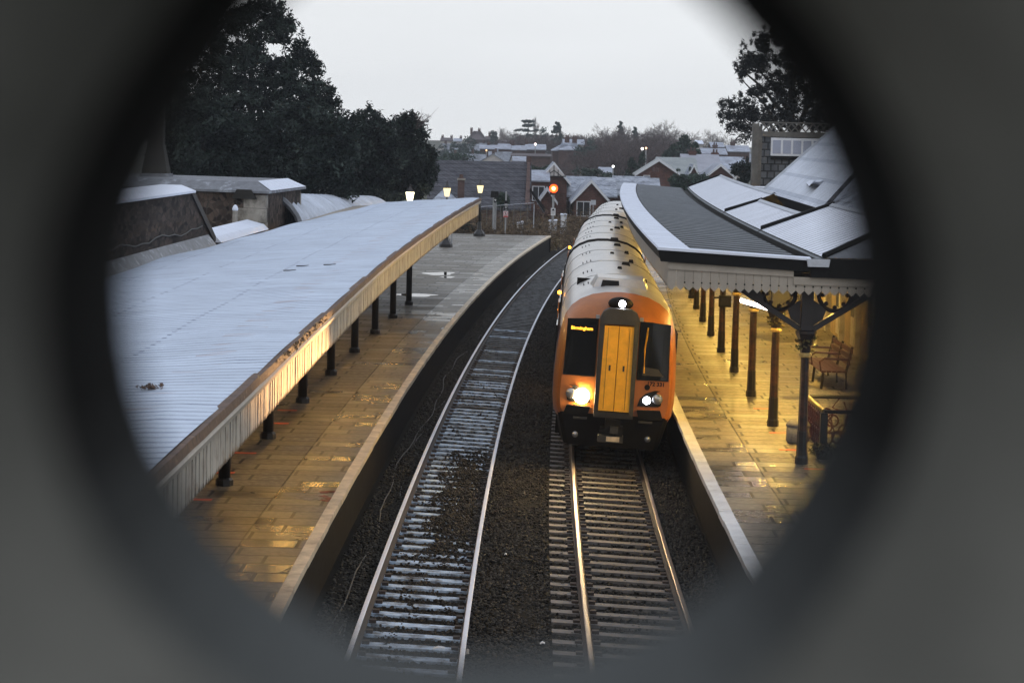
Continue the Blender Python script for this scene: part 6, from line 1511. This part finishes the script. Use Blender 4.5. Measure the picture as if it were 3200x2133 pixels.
# bungalow
bh = house('red brick bungalow with a white edged gable and small window', 1994, 2122, 500, 542, 222, 'gable', MT['brick'], mat('pale_green_grey_roof', (.27, .29, .30), .7, var=.15, scale=1), D=4, win=1, zbase=.5)
house('grey green roofed wing joined to the right of the bungalow', 2062, 2178, 497, 545, 226, 'side', MT['brick'], mat('green_grey_roof', (.26, .285, .29), .7, var=.15, scale=1), D=9, win=1, zbase=.5)
house('small corrugated roofed porch gable on the bungalow wing', 2153, 2182, 517, 546, 221, 'gable', MT['brick'], MT['roof_mid'], D=5, win=0, zbase=.5)
house('larger pale roof with brick chimney behind the bungalow', 2140, 2252, 487, 540, 238, 'side', MT['brick'], mat('lilac_grey_roof', (.31, .32, .37), .7, var=.15, scale=1), D=10, win=0, chim=((.30, .5),), hip=0, zbase=.5)
house('brick gable with dark verge right of the bungalow', 2212, 2290, 516, 548, 226, 'gable', MT['brick'], MT['roof_far'], D=8, win=0, zbase=.5)
house('pale frosted roof behind a brick chimney right of the bungalow', 2240, 2330, 494, 530, 262, 'side', MT['render_w'], MT['roof_far'], D=8, win=0, chim=((.02, .6),))
# hill houses
for a in [
    ('large gabled house standing on the skyline', 1460, 1518, 411, 436, 560, 'side', MT['roof_red'], MT['roof_red'], 10, ((.2, 1.0), (.62, .8)), 3, 3.5, 0), ('small house at the left end of the skyline', 1378, 1411, 432, 440, 590, 'side', MT['render_w'], MT['roof_red'], 8, ((.1, .8), (.95, .8)), 3, 0, 0),
    ('pale house between the skyline cottage and the big gabled house', 1418, 1441, 434, 442, 590, 'side', MT['render_w'], MT['roof_far'], 8, ((.9, .8),), 2, 0, 0), ('low wing with a chimney right of the skyline house', 1518, 1534, 427, 436, 565, 'side', MT['roof_red'], MT['roof_red'], 8, ((.7, 1.4),), 1, 0, 0),
    ('leftmost frosted terrace roof on the hillside', 1558, 1598, 452, 466, 430, 'side', MT['brickp'], MT['roof_far'], 8, ((.98, .7),), 3, 0, 0), ('middle frosted terrace house with a brick wall', 1601, 1643, 457, 469, 415, 'side', MT['brickp'], MT['roof_far'], 8, ((.02, .7),), 3, 0, 0),
    ('long frosted terrace roof under the distant lamp', 1644, 1704, 453, 468, 420, 'side', MT['brickp'], MT['roof_far'], 9, ((.03, .8),), 4, 0, 0), ('red roofed cottage half hidden on the hillside above the terrace', 1560, 1592, 440, 452, 470, 'side', MT['brickp'], MT['roof_red'], 8, (), 2, 2.5, 0), ('second red roofed cottage right of the first above the terrace', 1596, 1624, 446, 456, 465, 'side', MT['brickp'], MT['roof_red'], 8, (), 2, 2.5, 0),
    ('brick house with a hipped frosted roof and two stout chimneys', 1746, 1812, 448, 469, 370, 'side', MT['brickp'], MT['roof_far'], 11, ((.42, 1.0), (.78, 1.0)), 3, 3.2, 0), ('frosted roofed wing left of the hipped house', 1727, 1775, 455, 471, 372, 'side', MT['brickp'], MT['roof_far'], 9, (), 2, 1.5, 0), ('frosted block behind the hipped house chimneys', 1762, 1824, 438, 452, 385, 'side', MT['render_w'], MT['roof_far'], 8, (), 0, 0, 0),
    ('low dark brick sheds below the hillside terrace', 1600, 1720, 483, 489, 350, 'side', MT['brickp'], MT['roof_red'], 7, (), 4, 0, 0), ('single frosted garage roof above the slate building', 1605, 1640, 492, 504, 300, 'side', MT['brickp'], MT['roof_far'], 6, (), 0, 0, 0),
    ('upper pale roof row right of the wood', 2224, 2262, 447, 460, 430, 'side', MT['brickp'], MT['roof_far'], 8, (), 2, 0, 0), ('wide pale roof row above the turret shrubs', 2276, 2342, 457, 474, 380, 'side', MT['brickp'], MT['roof_far'], 8, ((.3, .7),), 3, 0, 0), ('lower pale roof row left of the turret', 2196, 2270, 466, 482, 370, 'side', MT['brickp'], MT['roof_far'], 8, ((.6, .7),), 3, 0, 0),
    ('tiny white gabled roof right of the dark conifers', 2178, 2196, 441, 450, 440, 'side', MT['render_w'], MT['snow'], 7, (), 1, 0, 0), ('pale house hidden in the wood near a garden lamp', 1878, 1912, 527, 540, 262, 'side', MT['render_w'], MT['roof_far'], 7, (), 1, 0, 0), ('long brick bridge parapet house row on the hillside left', 1500, 1552, 455, 466, 440, 'side', MT['brickp'], MT['roof_far'], 8, ((.5, .7),), 3, 0, 0)]:
    house(a[0], a[1], a[2], a[3], a[4], a[5], a[6], a[7], a[8], D=a[9], chim=a[10], win=a[11], hip=a[12], yaw=a[13])
# the many small houses of the hillside town
HP = []
for q in range(3):
    t = thing('hillside_house', 'x', 'house', (0, 0, 0), 0, 'small houses of the distant hillside town')
    L_, D_, e_, r_ = ((9, 7, 3.6, 5.8), (7, 8, 4.2, 6.4), (12, 7, 3.4, 5.4))[q]
    w = MB().hexa([(-L_ / 2, 0, -3), (L_ / 2, 0, -3), (L_ / 2, D_, -3), (-L_ / 2, D_, -3)], [(-L_ / 2, 0, e_), (L_ / 2, 0, e_), (L_ / 2, D_, e_), (-L_ / 2, D_, e_)])
    for s_ in (-1, 1): w.prism([(s_ * L_ / 2, 0, e_), (s_ * L_ / 2, D_, e_), (s_ * L_ / 2, D_ / 2, r_)], (-s_ * .2, 0, 0))
    ob('wall', w, MT[('brickp', 'render_w', 'brickp')[q]], t, world=False)
    R = MB()
    for s_ in (-1, 1): R.hexa([(-L_ / 2 - .2, D_ / 2 + s_ * (D_ / 2 + .3), e_ - .2), (L_ / 2 + .2, D_ / 2 + s_ * (D_ / 2 + .3), e_ - .2), (L_ / 2 + .2, D_ / 2, r_), (-L_ / 2 - .2, D_ / 2, r_)], [(-L_ / 2 - .2, D_ / 2 + s_ * (D_ / 2 + .3), e_ - .05), (L_ / 2 + .2, D_ / 2 + s_ * (D_ / 2 + .3), e_ - .05), (L_ / 2 + .2, D_ / 2, r_ + .15), (-L_ / 2 - .2, D_ / 2, r_ + .15)])
    rf = ob('roof', R, MT['roof_town'], t, world=False)
    ob('chimney', MB().bb((-L_ * .3 - .3, D_ / 2 - .3, r_ - .6), (-L_ * .3 + .3, D_ / 2 + .3, r_ + .9)), MT['brickp'], rf, world=False)
    HP.append([t, False])
HL = 'small frosted roof house among the distant hillside town'
for i in range(19):
    px = (1396 + 19 * i) if i < 16 else (2205 + 48 * (i - 16)); Y = 360 + 220 * ((i * 7) % 10) / 10
    x = (px - 1600) / F_PX * Y; h = HP[i % 3]
    if not h[1]: h[1] = True; r = h[0]; r['label'] = HL
    else: r = dup(h[0], (0, 0, 0), label=HL)
    r.location = (x, Y, G(x, Y) - .8); r.scale = (.72, .72, .78); r.rotation_euler = (0, 0, random.choice([0, .2, -.25, .5, 1.5, -.5]))
# distant lamps
def dlamp(px, py, Y, r, label, m):
    p = at(px, py, Y); g = G(p.x, Y); t = thing('street_lamp', label, 'street lamp', (p.x, Y, g))
    ob('post', MB().tube([(p.x, Y, g), (p.x, Y, p.z - r)], .07, 6), MT['steel'], t); ob('lamp_head', MB().sphere(p, r, nu=8, nv=6), m, t)
dlamp(1673, 451, 400, .19, 'glowing street lamp above the long terrace roof', mat('pink_white_lamp', (1, 1, 1), emis=(1, .78, .72), estr=9))
dlamp(1520, 470, 410, .17, 'faint orange street lamp on the left hillside', mat('orange_lamp', (1, 1, 1), emis=(1, .5, .1), estr=1.5))
dlamp(2007, 465, 262, .14, 'white lamp at the edge of the hillside wood', mat('white_lamp', (1, 1, 1), emis=(1, .92, .85), estr=7))
dlamp(2019, 463, 263, .12, 'orange lamp right beside the white lamp in the wood', mat('orange_wood_lamp', (1, 1, 1), emis=(1, .45, .15), estr=3))
dlamp(1916, 520, 258, .12, 'white garden lamp below the hillside wood', mat('garden_lamp', (1, 1, 1), emis=(1, .97, .9), estr=10))
# ================================================================ FOOTBRIDGE PARAPET the picture is taken through
YFAR, TH = .36, .085
OUT = [(800, -8), (722, 80), (632, 205), (545, 340), (468, 475), (402, 620), (360, 770), (355, 920), (368, 1080), (398, 1240), (450, 1400), (540, 1570), (650, 1715), (790, 1850), (950, 1960), (1130, 2050), (1340, 2098), (1560, 2108), (1780, 2085), (1990, 2030), (2170, 1940), (2320, 1820), (2440, 1670), (2545, 1500), (2625, 1330), (2680, 1150), (2705, 960), (2698, 780), (2660, 610), (2600, 455), (2515, 300), (2410, 150), (2290, 10), (2140, -120), (1960, -230), (1750, -300), (1540, -315), (1330, -290), (1130, -225), (950, -130)]
hole = [at(x, y, YFAR) for x, y in OUT]
hx = sum(p.x for p in hole) / len(hole); hz = sum(p.z for p in hole) / len(hole); hole = [((p.x - hx) * .964, (p.z - hz) * .972) for p in hole]
N_ = len(hole); pit = .36
fb = thing('footbridge', 'dark pierced footbridge parapet framing the view, blurred close to the camera', 'footbridge', (hx, YFAR, 5.35))
pan = MB()
def sq(ang):
    c, s = math.cos(ang), math.sin(ang); k = (pit / 2) / max(abs(c), abs(s)); return (c * k, s * k)
BR_ = .046      # rounded edge: the iron turns from the opening to the face
for i in range(-5, 6):
    for j in range(-4, 2):
        cx, cz = hx + i * pit, hz + j * pit
        L0 = [math.hypot(x, z) for x, z in hole]
        def rg(add): return [(cx + x * (1 + add / l), cz + z * (1 + add / l)) for (x, z), l in zip(hole, L0)]
        secs = [(0, YFAR + .004)] + [(BR_ * (1 - math.cos(a)), YFAR - .012 - (TH - .012) * math.sin(a)) for a in [PI / 2 * q / 10 for q in range(11)]]
        Rg = [(rg(ad), y) for ad, y in secs]
        rim = MB(); cut = 4  # innermost bands of the edge carry shade painted into their colour
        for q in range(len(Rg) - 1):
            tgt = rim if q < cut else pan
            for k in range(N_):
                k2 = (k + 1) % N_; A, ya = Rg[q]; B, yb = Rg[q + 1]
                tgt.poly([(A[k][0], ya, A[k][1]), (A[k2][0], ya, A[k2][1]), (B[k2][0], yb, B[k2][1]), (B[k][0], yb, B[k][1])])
        ob('opening_shade_edge', rim, MT['lip'], fb)
        for ad, yy in ((0, YFAR), (BR_, YFAR - TH)):
            H = rg(ad); Sq = [(cx + u, cz + v) for u, v in [sq(math.atan2(z - cz, x - cx)) for x, z in H]]
            for k in range(N_):
                k2 = (k + 1) % N_; A1, B1 = H[k], H[k2]; A2, B2 = Sq[k], Sq[k2]
                pan.poly([(A1[0], yy, A1[1]), (B1[0], yy, B1[1]), (B2[0], yy, B2[1]), (A2[0], yy, A2[1])])
                if abs(A2[0] - B2[0]) > 1e-6 and abs(A2[1] - B2[1]) > 1e-6:
                    corner = (cx + math.copysign(pit / 2, (A2[0] + B2[0]) / 2 - cx), cz + math.copysign(pit / 2, (A2[1] + B2[1]) / 2 - cz)); pan.poly([(A2[0], yy, A2[1]), (B2[0], yy, B2[1]), (corner[0], yy, corner[1])])
ob('parapet_panel', pan, MT['iron'], fb)
zt, zb = hz + 1.5 * pit, hz - 4.5 * pit
ob('top_rail', MB().bb((hx - 5.5 * pit, YFAR - TH - .02, zt), (hx + 5.5 * pit, YFAR + .03, zt + .09)), MT['iron'], fb)
ob('deck', MB().bb((hx - 5.5 * pit, -1.9, zb - .12), (hx + 5.5 * pit, YFAR + .03, zb)), MT['deck'], fb)
# ================================================================ HAZE
if HAZE:
    hzm = bpy.data.materials.new('winter_haze'); hzm.use_nodes = True; nt = hzm.node_tree; nt.nodes.remove(nt.nodes['Principled BSDF'])
    pv = nt.nodes.new('ShaderNodeVolumePrincipled'); pv.inputs['Color'].default_value = (.86, .90, .97, 1); pv.inputs['Density'].default_value = HAZE; pv.inputs['Anisotropy'].default_value = .2
    nt.links.new(pv.outputs[0], nt.nodes['Material Output'].inputs['Volume'])
    o = ob('haze', MB().bb((-330, -60, -3), (330, 740, 24)), hzm); o['kind'] = 'stuff'; o['label'] = 'thin cold haze over the town and hillside'; o['category'] = 'haze'
# ================================================================ SKY, LIGHT, RENDER
wd = bpy.data.worlds.new('World'); SC.world = wd; wd.use_nodes = True
N = wd.node_tree.nodes; Lk = wd.node_tree.links; bg = N['Background']
sky = N.new('ShaderNodeTexSky'); sky.sky_type = 'NISHITA'; sky.sun_disc = False; sky.sun_elevation = math.radians(9); sky.sun_rotation = math.radians(200); sky.air_density = 1.2; sky.dust_density = 3
hs = N.new('ShaderNodeHueSaturation'); hs.inputs['Saturation'].default_value = .35; hs.inputs['Value'].default_value = .10; Lk.new(sky.outputs[0], hs.inputs['Color'])
tc = N.new('ShaderNodeTexCoord'); sx = N.new('ShaderNodeSeparateXYZ'); Lk.new(tc.outputs['Generated'], sx.inputs[0])
rm = ramp(N, [(0., (.45, .48, .54)), (.46, (.66, .68, .70)), (.5, (.735, .755, .775)), (.545, (.73, .755, .785)), (.62, (.66, .69, .73)), (.8, (.55, .60, .70)), (1., (.50, .56, .68))])
mp = math_n(N, Lk, 'MULTIPLY_ADD', sx.outputs[2], .5, .5); Lk.new(mp, rm.inputs[0])
mpn = N.new('ShaderNodeMapping'); mpn.inputs['Scale'].default_value = (2.0, 2.0, 9); Lk.new(tc.outputs['Generated'], mpn.inputs[0])
nz = N.new('ShaderNodeTexNoise'); nz.inputs['Scale'].default_value = 1.6; nz.inputs['Detail'].default_value = 5; Lk.new(mpn.outputs[0], nz.inputs['Vector'])
mr = N.new('ShaderNodeMapRange'); mr.inputs[1].default_value = .3; mr.inputs[2].default_value = .7; mr.inputs[3].default_value = .935; mr.inputs[4].default_value = 1.035; Lk.new(nz.outputs['Fac'], mr.inputs[0])
mu = N.new('ShaderNodeMix'); mu.data_type = 'RGBA'; mu.blend_type = 'MULTIPLY'; mu.inputs[0].default_value = 1; Lk.new(rm.outputs[0], mu.inputs[6]); Lk.new(mr.outputs[0], mu.inputs[7])
ms = N.new('ShaderNodeMix'); ms.data_type = 'RGBA'; ms.inputs[0].default_value = .10; Lk.new(mu.outputs[2], ms.inputs[6]); Lk.new(hs.outputs[0], ms.inputs[7])
Lk.new(ms.outputs[2], bg.inputs['Color']); bg.inputs['Strength'].default_value = 1.30
sl = bpy.data.lights.new('sun', 'SUN'); sl.energy = .5; sl.angle = math.radians(25); sl.color = (1, .96, .92)
so_ = bpy.data.objects.new('sun', sl); COL.objects.link(so_)
so_.rotation_euler = Vector((-.25, .55, -.80)).to_track_quat('-Z', 'Y').to_euler()
SC.view_settings.view_transform = 'Standard'; SC.view_settings.look = 'None'; SC.view_settings.exposure = 0; SC.view_settings.gamma = 1
SC.render.engine = 'CYCLES'; cy = SC.cycles
cy.max_bounces = 6; cy.diffuse_bounces = 3; cy.glossy_bounces = 3; cy.transmission_bounces = 2; cy.volume_bounces = 1; cy.transparent_max_bounces = 4
cy.use_denoising = True; cy.use_adaptive_sampling = True; cy.adaptive_threshold = .02; cy.sample_clamp_indirect = 4; cy.caustics_reflective = False; cy.caustics_refractive = False
cy.use_light_tree = True
